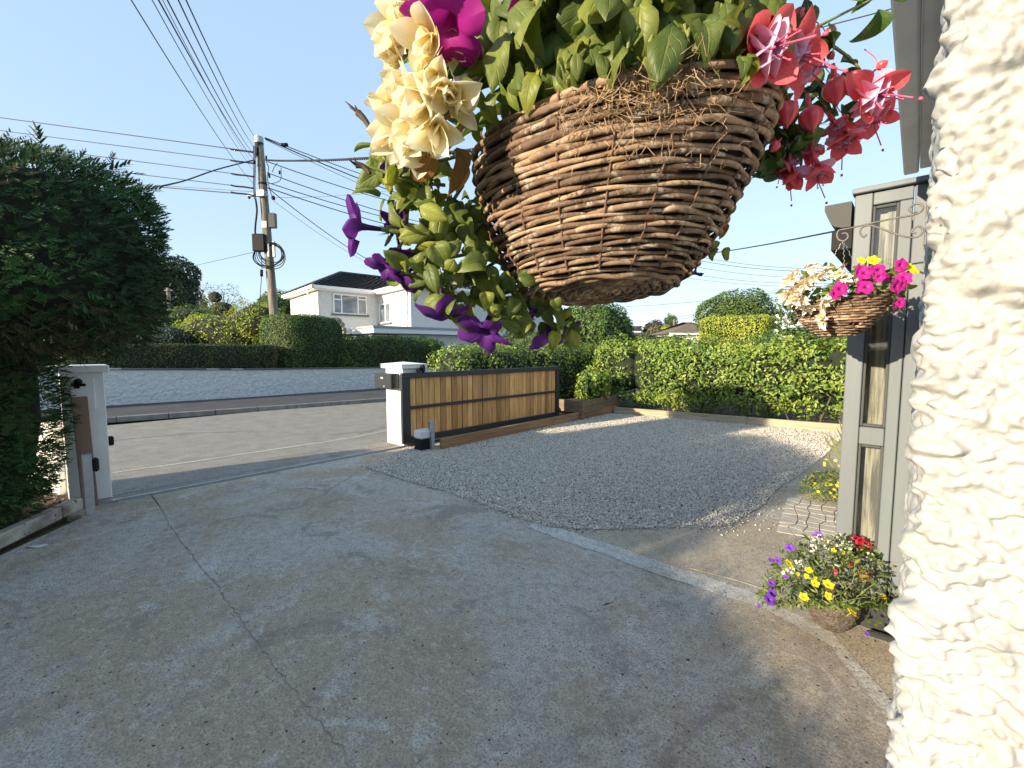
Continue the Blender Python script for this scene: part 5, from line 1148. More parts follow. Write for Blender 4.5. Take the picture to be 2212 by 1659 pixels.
for row, (h, rr) in enumerate(levels):
    phi = random.uniform(0, 2 * pi); end = phi + 2 * pi
    while phi < end:
        ln_ = random.uniform(1.3, 2.6); ln_ = min(ln_, end - phi + .35); n = int(ln_ / (2 * pi) * NS * 6) + 4; P = []; rad = []
        lean = random.uniform(-.002, .002); r0 = rr * random.uniform(.82, 1.18)
        for i in range(n + 1):
            q_ = i / n; a = phi + ln_ * q_; wv = .0028 * cos(NS / 2 * a * 1.0 + pi * row + 0) ; tuck = -.007 * (max(0, 1 - q_ / .08) + max(0, (q_ - .92) / .08))
            P.append(bpt(h + lean * (q_ - .5) + .0007 * sin(7 * a + row), a, wv + tuck)); rad.append(r0 * (1 - .28 * q_) * (1 + .07 * sin(23 * a + row)))
        MB().tube(P, rad, 8).build('willow_rod', M['willow'], bk, True); phi += ln_ * random.uniform(.86, .95)
for k in range(NS):
    a = 2 * pi * (k + .35) / NS
    MB().tube([bpt(hh, a, .0005 + .003 * (1 if int(hh * 500) % 2 else 0)) for hh in np.linspace(.084, .29, 30)], .0011, 5).build('stake_wire', M['rustwire'], bk)
for row in range(13):                                        # rings of the woven base
    r0 = .100 * (1 - row / 13.5); P = []
    for i in range(73):
        a = 2 * pi * i / 72; c_, _ = bring(.082); o_ = RT * cos(a) * r0 + FW * sin(a) * r0
        P.append(c_ + o_ + UP * (EYE + .0805 + cos(a) * r0 * .055 - sin(a) * r0 * .05 + .0022 * cos(10 * a + pi * row)))
    MB().tube(P, .0034, 6, False).build('base_rod', M['willow'], bk, True)
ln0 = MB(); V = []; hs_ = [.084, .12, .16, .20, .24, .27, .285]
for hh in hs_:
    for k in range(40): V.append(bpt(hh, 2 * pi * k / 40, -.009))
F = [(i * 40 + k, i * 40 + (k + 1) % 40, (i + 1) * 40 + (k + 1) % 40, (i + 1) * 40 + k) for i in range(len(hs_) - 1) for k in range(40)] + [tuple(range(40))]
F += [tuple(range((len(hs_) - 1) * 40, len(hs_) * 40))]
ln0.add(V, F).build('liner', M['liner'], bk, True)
rt_ = MB()
for i in range(330):                                         # dried moss and roots caught on the upper rods
    big = random.random(); a = random.gauss(R(-98), .16) if big < .6 else random.gauss(R(-88), .28); hh = random.gauss(.262, .014) if big < .75 else random.uniform(.19, .26)
    p = bpt(min(hh, .29), a, .006 + random.uniform(0, .010)); d = (rv(1) - UP * .4 + RT * random.uniform(-1, 1)).normalized() * random.uniform(.006, .028); m1 = p + d * .5 + rv(.003)
    rt_.tube([p, m1, p + d + rv(.003)], [.00035, .0003, .00018], 3, False)
o = rt_.build('dry_roots', M['root'], bk); o['kind'] = 'stuff'
mo = MB()
for i in range(150):
    a = random.gauss(R(-99), .13); p = bpt(random.gauss(.272, .008), a, .004); d = rv(.006); mo.add([p, p + rv(.0028), p + rv(.0028), p + d * .5], [(0, 1, 2), (0, 2, 3)])
o = mo.build('moss_clump', M['root'], bk); o['kind'] = 'stuff'
CB = bring(.29)[0] + UP * (EYE + .27)                        # heart of the planting

# --- green petunia mass on top and hanging at the left
PL = leafset('petunia_leaf', M['pleaf'], 12, (.038, .058), .62, ruff=.07, shape=.78, tip=.25, curl=.9)
PS = leafset('petunia_leaf', M['pleaf'], 8, (.022, .036), .66, ruff=.06, shape=.78, tip=.3, curl=.8)
pt1 = empty('petunia_plant', CB); tag(pt1, 'leafy petunia spilling over the front rim of the large basket, magenta blooms', 'plant')
def rimleaves(parent, n, a0, a1, meshes, hr=(.30, .42), out_=(-.05, .03), droop=.9):
    for i in range(n):
        a = random.uniform(a0, a1); p = bpt(.285, a, 0); p = p + UP * random.uniform(*hr); rad = (p - CB); rad.z = 0; rad.normalize(); p += rad * random.uniform(*out_)
        d = (rad * random.uniform(.0, .8) - UP * droop + rv(.35)); nn = (rad + UP * .4 + rv(.35)); link('leaf', random.choice(meshes), parent, MX(p, d, nn, random.uniform(-.6, .6), random.uniform(.8, 1.25)))
rimleaves(pt1, 235, R(-150), R(-52), PL, (.030, .14), (-.06, .012), .95)
rimleaves(pt1, 60, R(-145), R(-50), PS, (.018, .035), (-.01, .014), .9)
pt1b = empty('petunia_plant', CB); tag(pt1b, 'upper leaves rising out of the back of the large basket', 'plant')
for i in range(150):
    a = random.uniform(0, 2 * pi); r = .17 * math.sqrt(random.random()); p = CB + RT * cos(a) * r + FW * sin(a) * r + UP * random.uniform(.04, .20)
    link('leaf', random.choice(PL), pt1b, MX(p, (p - CB) + rv(.08), UP + rv(.5), 0, random.uniform(.9, 1.4)))
MG = mk_pet(M['magenta'], 3, .036, .05, deep=.25)
for (u, v, d_, ax, s_) in ((978, 20, .47, RT * -.25 - UP * 1.0 + TC * .45, 1.25), (1160, -14, .46, RT * .2 - UP + TC * .3, .85)):
    petunia(pt1, D(u, v, d_) - Vector(ax).normalized() * .03, ax, MG, s_)
stem(pt1, [D(1380, -40, .44), D(1372, 30, .42), D(1360, 80, .405), D(1356, 105, .40)], .0025, .0012, M['stem'])
for (u, v) in ((1365, 60), (1395, 95), (1600, 130), (1250, 110)): 
    for k in range(5): link('leaf', random.choice(PS), pt1, MX(D(u, v, .41) + rv(.006), rv(.6) - UP * .5, TC + UP * .5 + rv(.4), 0, .7))

pt2 = empty('petunia_plant', D(980, 540, .62)); tag(pt2, 'trailing purple petunia hanging down the left side of the large basket', 'plant')
CL = D(1080, 420, .62)
spots = [(835, 330, 45, .52, .60, .8), (880, 400, 60, .52, .64, 1.3), (930, 470, 75, .50, .66, 2), (980, 545, 85, .50, .68, 2.4), (900, 575, 45, .50, .60, .9), (1050, 610, 70, .52, .70, 2), (1150, 665, 60, .55, .75, 1.2), (970, 640, 30, .52, .60, .3), (1205, 690, 45, .6, .78, .7), (930, 380, 60, .54, .66, 1), (1000, 470, 50, .58, .7, 1)]
put_leaves(pt2, 'leaf', PL, spots, 85, .3, CL, (.55, .9)); put_leaves(pt2, 'leaf', PS, spots, 212, .1, CL, (.75, 1.2))
for pts in ([(1010, 330, .60), (930, 350, .55), (850, 330, .53), (805, 280, .52), (775, 243, .52)], [(960, 400, .58), (880, 390, .54), (820, 368, .53), (775, 356, .525)], [(1020, 470, .6), (930, 500, .55), (860, 490, .53), (835, 490, .52)],
            [(1060, 540, .62), (960, 560, .56), (900, 590, .54), (850, 590, .53)], [(1080, 560, .65), (1000, 610, .58), (965, 640, .55)], [(1110, 600, .68), (1080, 650, .62), (1060, 680, .6)], [(1180, 640, .72), (1180, 690, .68)],
            [(1000, 400, .6), (960, 470, .56), (940, 560, .55), (950, 620, .55)], [(1040, 480, .62), (1010, 560, .58), (1040, 640, .58)]):
    P = [D(*p) for p in pts]; stem(pt2, P, .0026, .0016, M['stem'])
def dried(u, v, u2, v2, d_):
    a, b = D(u2, v2, d_), D(u, v, d_); ax = (b - a); o = stem(pt2, [a, a.lerp(b, .5) + UP * .003, b], .0022, .0042, M['stemd'], 'dried_calyx')
    m = MB()
    for k in range(4): m.tube([b, b + ax.normalized() * .008 + rv(.004)], [.0022, .0003], 4)
    m.build('calyx_tip', M['stemd'], pt2)
dried(773, 243, 806, 290, .52); dried(770, 356, 800, 375, .525)
PU = mk_pet(M['purple'], 4, .031, .052, deep=.34)
for (u, v, d_, ax, s_) in ((800, 492, .52, -RT + UP * .1 + TC * .15, 1.0), (850, 500, .55, RT * .2 + UP * .6 - TC * .4, .7), (845, 560, .53, -RT * .4 - UP * .8 + TC * .4, .75), (862, 530, .54, RT * .2 - UP + TC * .2, .6), (885, 585, .55, -RT * .5 - UP * .5 + TC * .2, .8),
                       (955, 645, .54, -UP + RT * .1 + TC * .15, 1.0), (1055, 690, .57, -UP * .8 + TC * .5 - RT * .25, 1.15), (1120, 670, .64, RT * .3 - UP * .8 + TC * .1, .8), (1182, 700, .66, -UP + TC * .2 + RT * .3, 1.15), (1040, 580, .6, -UP * .3 - TC * .2, .5), (1215, 700, .7, RT * .5 - UP * .6, .7), (840, 355, .55, RT * .3 - UP * .4 + TC * .2, .5)):
    petunia(pt2, D(u, v, d_) - Vector(ax).normalized() * .025 * s_, ax, PU, s_)
pt3 = empty('petunia_plant', D(1540, 520, .66)); tag(pt3, 'few leaves and a wilted flower behind the right side of the basket', 'plant')
for (u, v, m_, s_) in ((1540, 520, PL, .9), (1560, 545, PL, .8), (1548, 480, PS, 1), (1560, 470, PS, .8), (1530, 545, PS, 1)):
    link('leaf', random.choice(m_), pt3, MX(D(u, v, .68), RT * .7 - UP * .4 + rv(.2), TC + rv(.2), 0, s_))
OL = leafset('leaf', M['oleaf'], 3, (.03, .045), .5, ruff=.08)
link('withered_leaf', OL[0], pt3, MX(D(1563, 480, .67), -UP + RT * .1, TC, 0, .7)); petunia(pt3, D(1505, 565, .66), -UP - TC * .3, PU, .4, name='wilted_flower')
stem(pt3, [D(1500, 420, .62), D(1540, 470, .66), D(1550, 510, .68)], .002, .0013, M['stem'])

# --- cream begonia at the left
bg_ = empty('begonia_plant', D(930, 200, .52)); tag(bg_, 'cream trailing begonia with drooping pointed petals at the upper left of the basket', 'plant')
BP = [mesh_surf('begonia_petal', leaf_fn(random.uniform(.034, .050), random.uniform(.021, .029), random.uniform(-1.0, 1.0), random.uniform(.4, .9), random.uniform(.85, 1.1), random.uniform(0, .05), .35, random.uniform(0, 6)), 6, 8, M['cream']) for _ in range(10)]
def begonia(u, v, d_, ax, s_=1.0, n=8, parent=None, petals=None):
    parent = parent or bg_; petals = petals or BP
    ax = Vector(ax).normalized(); p = D(u, v, d_) if not isinstance(u, Vector) else u; o = empty('flower', p); o.parent = parent; o.location = PM(parent).inverted() @ p
    x_ = ax.orthogonal().normalized(); y_ = ax.cross(x_)
    for k in range(n):
        a = 2 * pi * k / n + random.uniform(-.3, .3); op = random.uniform(.25, .55) if k % 2 else random.uniform(.7, 1.15); r_ = x_ * cos(a) + y_ * sin(a)
        d = ax * cos(op) + r_ * sin(op); nn = -r_ * cos(op) + ax * sin(op); link('petal', random.choice(petals), o, MX(p, d, nn, random.uniform(-.3, .3), s_ * random.uniform(.8, 1.12)))
    return o
for (u, v, d_, dx, dv, s_) in ((872, 128, .50, -1.0, -.35, .72), (905, 15, .50, -.5, -.8, 1.0), (880, 70, .50, -.8, -.5, 1.0), (935, 85, .47, -.4, -.7, 1.0), (900, 40, .53, -1, .2, .8), (985, 90, .50, .2, -1, .8), (912, 150, .49, .5, -.6, .8), (945, 160, .46, -.2, -.9, .8),
                          (900, 205, .50, -.9, -.3, 1.0), (935, 215, .46, -.5, -.6, 1.15), (870, 235, .51, -1, -.2, .9), (960, 190, .46, .3, -.8, 1.0), (905, 265, .48, -.6, -.7, 1.1), (875, 280, .50, -.7, -.8, 1.0), (945, 270, .46, .1, -1, .9), (915, 300, .48, -.2, -1, .9), (975, 225, .47, .6, -.5, .8), (890, 310, .5, -.5, -1, .8), (870, 90, .52, -1, 0, .7), (960, 30, .5, 0, -1, .8)):
    begonia(u, v, d_, RT * dx + UP * dv + TC * .75, s_ * 1.08)
for pts in ([(1040, 130, .5), (1000, 100, .49), (940, 70, .49), (900, 60, .5)], [(1030, 170, .49), (990, 190, .47), (950, 190, .47)], [(1010, 200, .48), (975, 250, .47), (930, 260, .48)], [(1020, 60, .5), (960, 20, .5), (920, 10, .5)], [(1010, 210, .48), (1000, 270, .48), (985, 300, .48), (960, 330, .49)]):
    stem(bg_, [D(*p) for p in pts], .0026, .0016, M['stemo'])
BL = leafset('leaf', M['bleaf'], 5, (.04, .06), .45, ruff=.09)
for (u, v, d_, m_, dx, dv, s_) in ((940, 330, .48, OL, -.5, -.9, 1.2), (985, 320, .50, OL, .1, -1, 1.3), (1000, 345, .51, OL, .2, -1, 1.0), (1000, 170, .47, BL, .2, -.7, .8), (1010, 90, .50, BL, .3, -.5, .9), (965, 130, .5, BL, -.5, -.3, .8), (1040, 110, .48, BL, -.2, -1, .9), (905, 100, .52, BL, -.7, -.2, .8), (1000, 240, .49, BL, 0, -1, .8), (880, 180, .52, BL, -1, -.2, .7), (1050, 60, .5, OL, 0, -1, .8), (960, 215, .5, OL, -.5, -.5, .7), (920, 350, .52, BL, -.4, -1, .9)):
    link('leaf', random.choice(m_), bg_, MX(D(u, v, d_), RT * dx + UP * dv + rv(.2), TC + rv(.4), 0, s_))
for k in range(26): link('leaf', random.choice(BL), bg_, MX(D(random.uniform(930, 1060), random.uniform(20, 300), random.uniform(.52, .56)), rv(.6) - UP * .6, TC + rv(.5), 0, random.uniform(.6, 1)))

# --- fuchsia at the right
fu = empty('fuchsia_plant', D(1720, 200, .60)); tag(fu, 'red and pink fuchsia with hanging flowers and buds right of the large basket', 'plant')
FS = [mesh_surf('fuchsia_sepal', leaf_fn(.035, .023, dr_, .5, 1.05, .02, .15, 0), 5, 8, M['sepal']) for dr_ in (-.9, -.3, .3)]
FC = [mesh_surf('fuchsia_corolla_petal', leaf_fn(.021, .030, .25, 1.1, .55, .03, .0, p_), 5, 6, M['corolla']) for p_ in (0, 2)]
def smesh(mb, m, name):
    me = bpy.data.meshes.new(name); me.from_pydata([tuple(v) for v in mb.V], [], mb.F); me.materials.append(m); me.polygons.foreach_set('use_smooth', [True] * len(me.polygons)); return me
TUB = smesh(MB().tube([(0, 0, -.022), (0, 0, -.012), (0, 0, 0)], [.0022, .0034, .0045], 8), M['bud'], 'fuchsia_tube')
STS = []
for k in range(3):
    mb = MB(); 
    for j in range(4):
        a = random.uniform(0, 6); e_ = Vector((cos(a) * .008, sin(a) * .008, random.uniform(.022, .032))); mb.tube([(0, 0, 0), e_ * .5 + Vector((0, 0, .004)), e_], .0006, 4); mb.lathe(e_, [(0, -.001), (.0010, .0005), (.0010, .0015), (0, .002)], 6)
    mb.tube([(0, 0, 0), (.003, 0, .028), (.002, .002, .050)], .0007, 5); mb.lathe(Vector((.002, .002, .055)), [(0, 0), (.0014, .001), (.0014, .003), (0, .004)], 8); STS.append(smesh(mb, M['stamen'], 'stamens'))
def ribbed(r, ln_):
    V = []; nu, nv = 24, 12
    for j in range(nv + 1):
        t = j / nv; rr_ = r * (sin(pi * t ** .85) ** .7) * (1 - .2 * t)
        for i in range(nu): a = 2 * pi * i / nu; q_ = rr_ * (1 - .20 * (1 - abs(cos(2 * a))) ** 3); V.append((q_ * cos(a), q_ * sin(a), ln_ * t))
    mb = MB().add(V, [(j * nu + i, j * nu + (i + 1) % nu, (j + 1) * nu + (i + 1) % nu, (j + 1) * nu + i) for j in range(nv) for i in range(nu)]); mb.tube([(0, 0, -.014), (0, 0, .004)], [.002, .0035], 8); mb.tube([(0, 0, ln_ * .97), (0, 0, ln_ * 1.1)], [.002, .0003], 6); return smesh(mb, M['bud'], 'fuchsia_bud')
FB_ = ribbed(.0125, .027)
def fuchsia(u, v, d_, ax, s_=1.0, open_=1.15):
    ax = Vector(ax).normalized(); p = D(u, v, d_); o = empty('flower', p); o.parent = fu; o.location = PM(fu).inverted() @ p; x_ = ax.orthogonal().normalized(); y_ = ax.cross(x_); r0 = random.uniform(0, 1.5)
    mw = MZ(p, ax, r0, s_); link('tube', TUB, o, mw); link('stamens', random.choice(STS), o, mw)
    for k in range(4):
        a = r0 + pi / 2 * k + random.uniform(-.1, .1); op = open_ * random.uniform(.85, 1.15); r_ = x_ * cos(a) + y_ * sin(a)
        link('sepal', random.choice(FS), o, MX(p, ax * cos(op) + r_ * sin(op), -ax * sin(op) * -1 - r_ * cos(op), 0, s_))
    for k in range(5):
        a = r0 + .4 + pi / 2.5 * k; op = .22; r_ = x_ * cos(a) + y_ * sin(a); link('corolla_petal', random.choice(FC), o, MX(p, ax * cos(op) + r_ * sin(op), -r_ * cos(op) + ax * sin(op), 0, s_))
    return p - ax * .02 * s_
heads = []
for (u, v, d_, dx, dv, dt, s_, op) in ((1640, 112, .43, .25, -.45, .9, 1.18, 1.3), (1692, 115, .46, .5, -.6, .55, 1.1, 1.1), (1722, 140, .48, .6, -.55, .6, .95, 1.35), (1868, 205, .56, .15, -.55, .8, 1.25, 1.35), (1882, 238, .58, .1, -.9, .3, .95, 1.2), (1825, 285, .58, -.1, -1, .2, .95, .8), (1800, 262, .58, .3, -.9, .3, .7, .9),
                                 (1762, 352, .58, .15, -1, .25, .9, .9), (1712, 362, .60, -.1, -1, .2, .85, .6), (1752, 318, .60, -.1, -.9, .2, .7, .6), (1700, 345, .6, -.4, -.8, .3, .75, .7)):
    heads.append(fuchsia(u, v, d_, RT * dx + UP * dv + TC * dt, s_ * 1.08, op))
for (u, v, d_, dx, dv, s_) in ((1690, 172, .54, .1, -1, .85), (1802, 180, .56, .05, -1, 1.25), (1697, 232, .57, 0, -1, 1.2), (1748, 243, .57, .1, -1, 1.2), (1788, 95, .55, .3, .8, .55), (1895, 160, .57, .8, .6, .5), (1680, 320, .58, -.5, -.6, .6), (1790, 125, .56, .3, -.6, .4), (1665, 60, .5, .5, .3, .8), (1710, 60, .55, .6, .5, .8)):
    mw = MZ(D(u, v - 12, d_), RT * dx + UP * dv + TC * .15, random.uniform(0, 3), s_); link('bud', FB_, fu, mw); heads.append(mw.translation.copy())
FLv = leafset('fuchsia_leaf', M['fleaf'], 6, (.030, .046), .52, ruff=.02, shape=.85, tip=1.2)
for (u, v, d_, dx, dv, s_) in ((1790, 50, .53, .9, -.7, 1.5), (1900, 20, .55, -.2, -1, 1.35), (1770, 110, .55, -.2, -1, 1.2), (1770, 80, .54, .4, -.3, 1.0), (1815, 135, .56, .9, .1, 1.0), (1895, 172, .57, 1, -.2, 1.0), (1860, 150, .57, -.8, .1, .8), (1790, 160, .57, .4, -.7, 1), (1690, 15, .52, .3, -1, 1.1), (1740, -5, .54, -.4, -.8, 1.2), (1700, 45, .52, -.7, .1, .9), (1850, -5, .55, .8, .2, 1), (1760, 10, .54, .5, -.8, .9), (1880, -5, .56, -.9, .4, 1), (1930, 0, .56, .5, .3, .9)):
    link('leaf', random.choice(FLv), fu, MX(D(u, v, d_), RT * dx + UP * dv + rv(.12), TC + UP * .3 + rv(.45), random.uniform(-.6, .6), s_))
put_leaves(fu, 'leaf', FLv, [(1710, 275, 60, .57, .64, 2), (1680, 320, 42, .57, .62, 1.2), (1755, 200, 50, .58, .62, 1), (1660, 345, 22, .58, .62, .5), (1795, 225, 30, .58, .62, .4), (1740, 300, 40, .58, .62, .7), (1690, 200, 30, .56, .60, .5)], 92, .5, D(1600, 240, .55), (.7, 1.1))
rootp = D(1590, 60, .55)
for pts in ([(1600, 110, .52), (1680, 95, .52), (1760, 60, .53), (1830, 25, .54), (1900, -10, .55)], [(1740, 68, .53), (1800, 100, .55), (1850, 140, .56), (1870, 180, .56)], [(1610, 150, .54), (1700, 140, .55), (1780, 190, .57), (1810, 250, .58)], [(1620, 180, .56), (1690, 240, .58), (1740, 300, .59), (1760, 335, .58)], [(1640, 260, .58), (1680, 310, .59), (1700, 340, .6)], [(1740, 68, .53), (1745, 20, .54), (1740, -20, .54)], [(1700, 90, .52), (1690, 40, .52), (1700, -10, .52)]):
    stem(fu, [D(*p) for p in pts], .0022, .0012, M['stem'])
for hp in heads: stem(fu, [hp, hp + UP * .012 + RT * random.uniform(-.012, .0), hp + UP * .026 - RT * random.uniform(.005, .02) - TC * .005], .0006, .0008, M['stamen'], 'pedicel', 4)

# ---------------------------------------------------------------- small hanging basket on its iron bracket
SD = 2.12; HK = D(1822, 512, SD)
WALLP = Vector((X0, D(1990, 455, 1.95).y, D(1990, 440, 1.95).z))
brk = empty('basket_bracket', Vector((0, HK.y, HK.z))); tag(brk, 'scrolled wrought iron bracket holding the small basket from the white wall', 'bracket')
def spiral(c_, ex, ez, r0, turns, a0, sg=1, n=26):
    return [c_ + ex * cos(a0 + sg * turns * 2 * pi * i / n) * r0 * (1 - .62 * i / n) + ez * sin(a0 + sg * turns * 2 * pi * i / n) * r0 * (1 - .62 * i / n) for i in range(n + 1)]
def onP(u, v):                                               # points in the bracket's own upright plane (Y = const)
    r = ray(u, v); t = (HK.y - EYEV.y) / r.y; return EYEV + r * t
br1 = [(1966, 438), (1980, 437), (1984, 448), (1978, 456), (1960, 455), (1954, 450)]
def arm(pts, r=.0042): MB().tube(spl([onP(*p) for p in pts], 8), r, 8).build('iron_scroll', M['iron'], brk, True)
arm([(1812, 497), (1830, 494), (1870, 485), (1920, 474), (1965, 466), (1985, 460), (1994, 450), (1990, 442), (1980, 440), (1970, 445), (1964, 452), (1972, 459), (1982, 457)])
arm([(1812, 497), (1808, 507), (1812, 518), (1824, 520), (1832, 512), (1828, 504), (1818, 505)], .0042)
arm([(1872, 506), (1866, 512), (1858, 503), (1862, 492), (1876, 487), (1892, 490), (1920, 500), (1950, 510), (1975, 513), (1990, 506), (1993, 495), (1984, 489), (1974, 494), (1970, 502), (1980, 504)])
wb_ = onP(1999, 470); MB().box(-.004, .014, HK.y - .012, HK.y + .012, wb_.z - .12, wb_.z + .08, .003).build('wall_plate', M['iron'], brk)
sb_ = empty('hanging_basket', D(1815, 722, SD)); tag(sb_, 'small woven basket of cream and magenta flowers hanging beside the bay window', 'hanging basket')
sc0 = D(1813, 652, SD); sbz = D(1813, 724, SD).z; srz = sc0.z; SR = .178
def spt(k, phi, dr=0):
    """k 0 base .. 1 rim"""
    r = SR * (.40 + .60 * (1 - (1 - k) ** 2.3)) + dr; return Vector((sc0.x, sc0.y, 0)) + RT * cos(phi) * r + FW * sin(phi) * r + UP * (sbz + .0 + (srz - sbz + .01) * k + .012 * cos(phi) * k * 1.0)
NR = 15; NW = 24
for row in range(NR):
    k0 = row / (NR - 1) * .98
    for seg in range(3):
        a0 = random.uniform(0, .6) + seg * 2 * pi / 3; P = []
        for i in range(37): a = a0 + (2 * pi / 3 + .2) * i / 36; P.append(spt(k0 + .004 * sin(3 * a + row), a, .0042 * cos(NW / 2 * a + pi * row)))
        MB().tube(P, .0056 * random.uniform(.85, 1.15), 6).build('willow_rod', M['willow'], sb_, True)
for k in range(NW):
    a = 2 * pi * (k + .3) / NW; MB().tube([spt(q_, a, .001) for q_ in np.linspace(0, 1, 9)], .0022, 5).build('stake', M['rustwire'], sb_)
V = [spt(q_, 2 * pi * i / 32, -.008) for q_ in (0, .2, .4, .7, .97) for i in range(32)]
MB().add(V, [(j * 32 + i, j * 32 + (i + 1) % 32, (j + 1) * 32 + (i + 1) % 32, (j + 1) * 32 + i) for j in range(4) for i in range(32)] + [tuple(range(32)), tuple(range(128, 160))]).build('liner', M['liner'], sb_, True)
for a in (R(-120), R(10), R(110)):
    p0_, p1_ = HK + UP * -.015, spt(1, a); n = 22; ch = MB()
    for i in range(n):
        q0_, q1_ = p0_.lerp(p1_, i / n), p0_.lerp(p1_, (i + .8) / n); ch.tube([q0_ + RT * .002 * (-1) ** i, q1_ + RT * .002 * (-1) ** i], .0014, 4)
    ch.build('chain', M['galv'], sb_)
def mini(Ln, m, n=3, ratio=.55): return [mesh_surf('small_leaf', leaf_fn(Ln * random.uniform(.8, 1.2), Ln * ratio, random.uniform(.2, 1), .2, .8, .03, .8, 0), 2, 3, m) for _ in range(n)]
def scatter_small(parent, meshes, c_, rad, n, name='leaf', upb=.3, sc_=(.7, 1.2), shellk=.5, cut=None):
    for i in range(n):
        d = rv(1).normalized(); k = shellk + (1 - shellk) * random.random(); p = c_ + RT * d.dot(RT) * rad[0] * k + FW * d.dot(FW) * rad[1] * k + UP * d.z * rad[2] * k
        if p.z < .015: p.z = .015 + random.random() * .03
        link(name, random.choice(meshes), parent, MX(p, d + rv(.5), d + UP * upb + rv(.5), 0, random.uniform(*sc_)))
MLp = mini(.045, M['pleaf']); MLb = mini(.05, M['bleaf']); 
sp1 = empty('begonia_plant', D(1770, 620, SD)); tag(sp1, 'cream and peach begonia on the left of the small hanging basket', 'plant')
BPs = [mesh_surf('begonia_petal', leaf_fn(random.uniform(.034, .045), random.uniform(.016, .022), random.uniform(-.8, .4), .6, .9, .03, .6, 0), 3, 4, M['ivory']) for _ in range(4)] + [mesh_surf('begonia_petal', leaf_fn(.04, .019, -.5, .6, .9, .03, .6, 0), 3, 4, M['peach'])]
scatter_small(sp1, MLb, D(1770, 625, SD), (.15, .13, .09), 110)
for i in range(37):
    u = random.gauss(1768, 32); v = random.gauss(618, 30)
    if i < 8: u, v = random.uniform(1690, 1730), random.uniform(595, 650)
    if i in (9, 10, 11): u, v = 1765 + i, 650 + (i - 9) * 17
    u = min(1830, max(1688, u)); v = min(690, max(572, v)); begonia(D(u, v, SD - .10 + random.uniform(-.05, .04)), 0, 0, RT * random.uniform(-1.0, .3) - UP * random.uniform(.2, 1) + TC * .8, random.uniform(1.05, 1.4), 7, sp1, BPs)
for k in range(9):
    a = random.uniform(-.9, .9); p = D(1800, 590, SD); d = (UP * .5 + RT * (random.choice((-1, 1)) * random.uniform(.4, 1)) + FW * a * .5); link('spiky_leaf', mesh_surf('spiky_leaf', leaf_fn(.09, .022, .5, .2, 1, 0, 1.5, 0), 2, 6, M['oleaf'] if k % 2 else M['bleaf']), sp1, MX(p + rv(.03), d, UP + TC, 0, random.uniform(.7, 1.1)))
sp2 = empty('petunia_plant', D(1880, 620, SD)); tag(sp2, 'bright magenta petunias on the right of the small hanging basket', 'plant')
scatter_small(sp2, MLp, D(1875, 620, SD - .02), (.145, .14, .075), 150); scatter_small(sp2, MLp, D(1915, 645, SD - .04), (.07, .06, .05), 45); scatter_small(sp2, MLp, D(1830, 640, SD - .14), (.08, .03, .03), 30)
def mk_small(m, Rm, n=3): return [mesh_surf('petunia_corolla', funnel_fn(Rm, .028, 5, .25, .07, .14, random.uniform(0, 6), .14), 20, 6, m) for _ in range(n)]
MS = mk_small(M['magenta_s'], .034)
for (u, v, s_) in ((1846, 590, 1), (1862, 595, .9), (1870, 588, .8), (1850, 618, 1.05), (1865, 625, .9), (1808, 628, .95), (1797, 636, .75), (1893, 585, .8), (1905, 600, .65), (1895, 598, .7), (1937, 574, .9), (1921, 622, 1.1), (1947, 605, .95), (1940, 615, .8), (1938, 655, .7), (1925, 660, .6)):
    petunia(sp2, D(u, v, SD - .17 + random.uniform(-.02, .03)), TC + RT * random.uniform(-.4, .5) + UP * random.uniform(-.2, .4), MS, s_)
sp3 = empty('viola_plant', D(1890, 575, SD)); tag(sp3, 'few yellow blooms among the magenta petunias of the small basket', 'plant')
YS = mk_small(M['yellow'], .026)
for (u, v, s_) in ((1857, 568, .7), (1882, 570, 1), (1958, 590, 1.15), (1955, 584, .9)): petunia(sp3, D(u, v, SD - .12), TC + UP * .6 + RT * random.uniform(-.5, .5), YS, s_)
scatter_small(sp3, MLp, D(1885, 585, SD - .05), (.09, .05, .03), 22)
sp4 = empty('trailing_plant', D(1715, 660, SD)); tag(sp4, 'loose green trailing stems under the cream flowers of the small basket', 'plant')
stem(sp4, [D(1760, 640, SD), D(1725, 650, SD - .05), D(1702, 648, SD - .06), D(1690, 662, SD - .06)], .003, .002, M['stemd']); scatter_small(sp4, MLp, D(1722, 655, SD - .03), (.035, .03, .03), 24, sc_=(.5, .8))

# ---------------------------------------------------------------- pot of bedding flowers by the wall, and the farther clump
PTC = G(1793, 1352); PTC.z = 0
pot = empty('stone_pot', PTC); tag(pot, 'dark pebbled round pot standing by the bay window foot', 'flower pot')
prof_ = [(.0, .0), (.062, .0), (.08, .015), (.115, .08), (.132, .15), (.138, .18), (.134, .188), (.122, .185), (.118, .17), (.0, .165)]
MB().lathe(PTC, prof_[1:-1], 28).build('bowl', M['pot'], pot, True)
MB().lathe(PTC, [(.001, .155), (.119, .16)], 20).build('soil', M['soil'], pot)
pbs = []; 
for i in range(230):
    k = random.uniform(.02, .175); a = random.uniform(0, 2 * pi); r_ = np.interp(k, [.0, .015, .08, .15, .18], [.062, .08, .115, .132, .138]); pbs.append((cos(a) * r_, sin(a) * r_, k))
pm = MB()
for (x, y, z_) in pbs:
    s_ = random.uniform(.004, .008); c_ = PTC + Vector((x, y, z_)); pm.add([c_ + Vector(tuple(v)) * s_ for v in OCT], [tuple(f_) for f_ in OF])
o = pm.build('pebble_facing', M['pot'], pot); o['kind'] = 'stuff'
PK = PTC + UP * .34
def pplant(name, label): o = empty(name, PK); tag(o, label, 'plant'); return o
lo_ = pplant('bedding_foliage', 'dense mixed green foliage filling the dark pebbled pot')
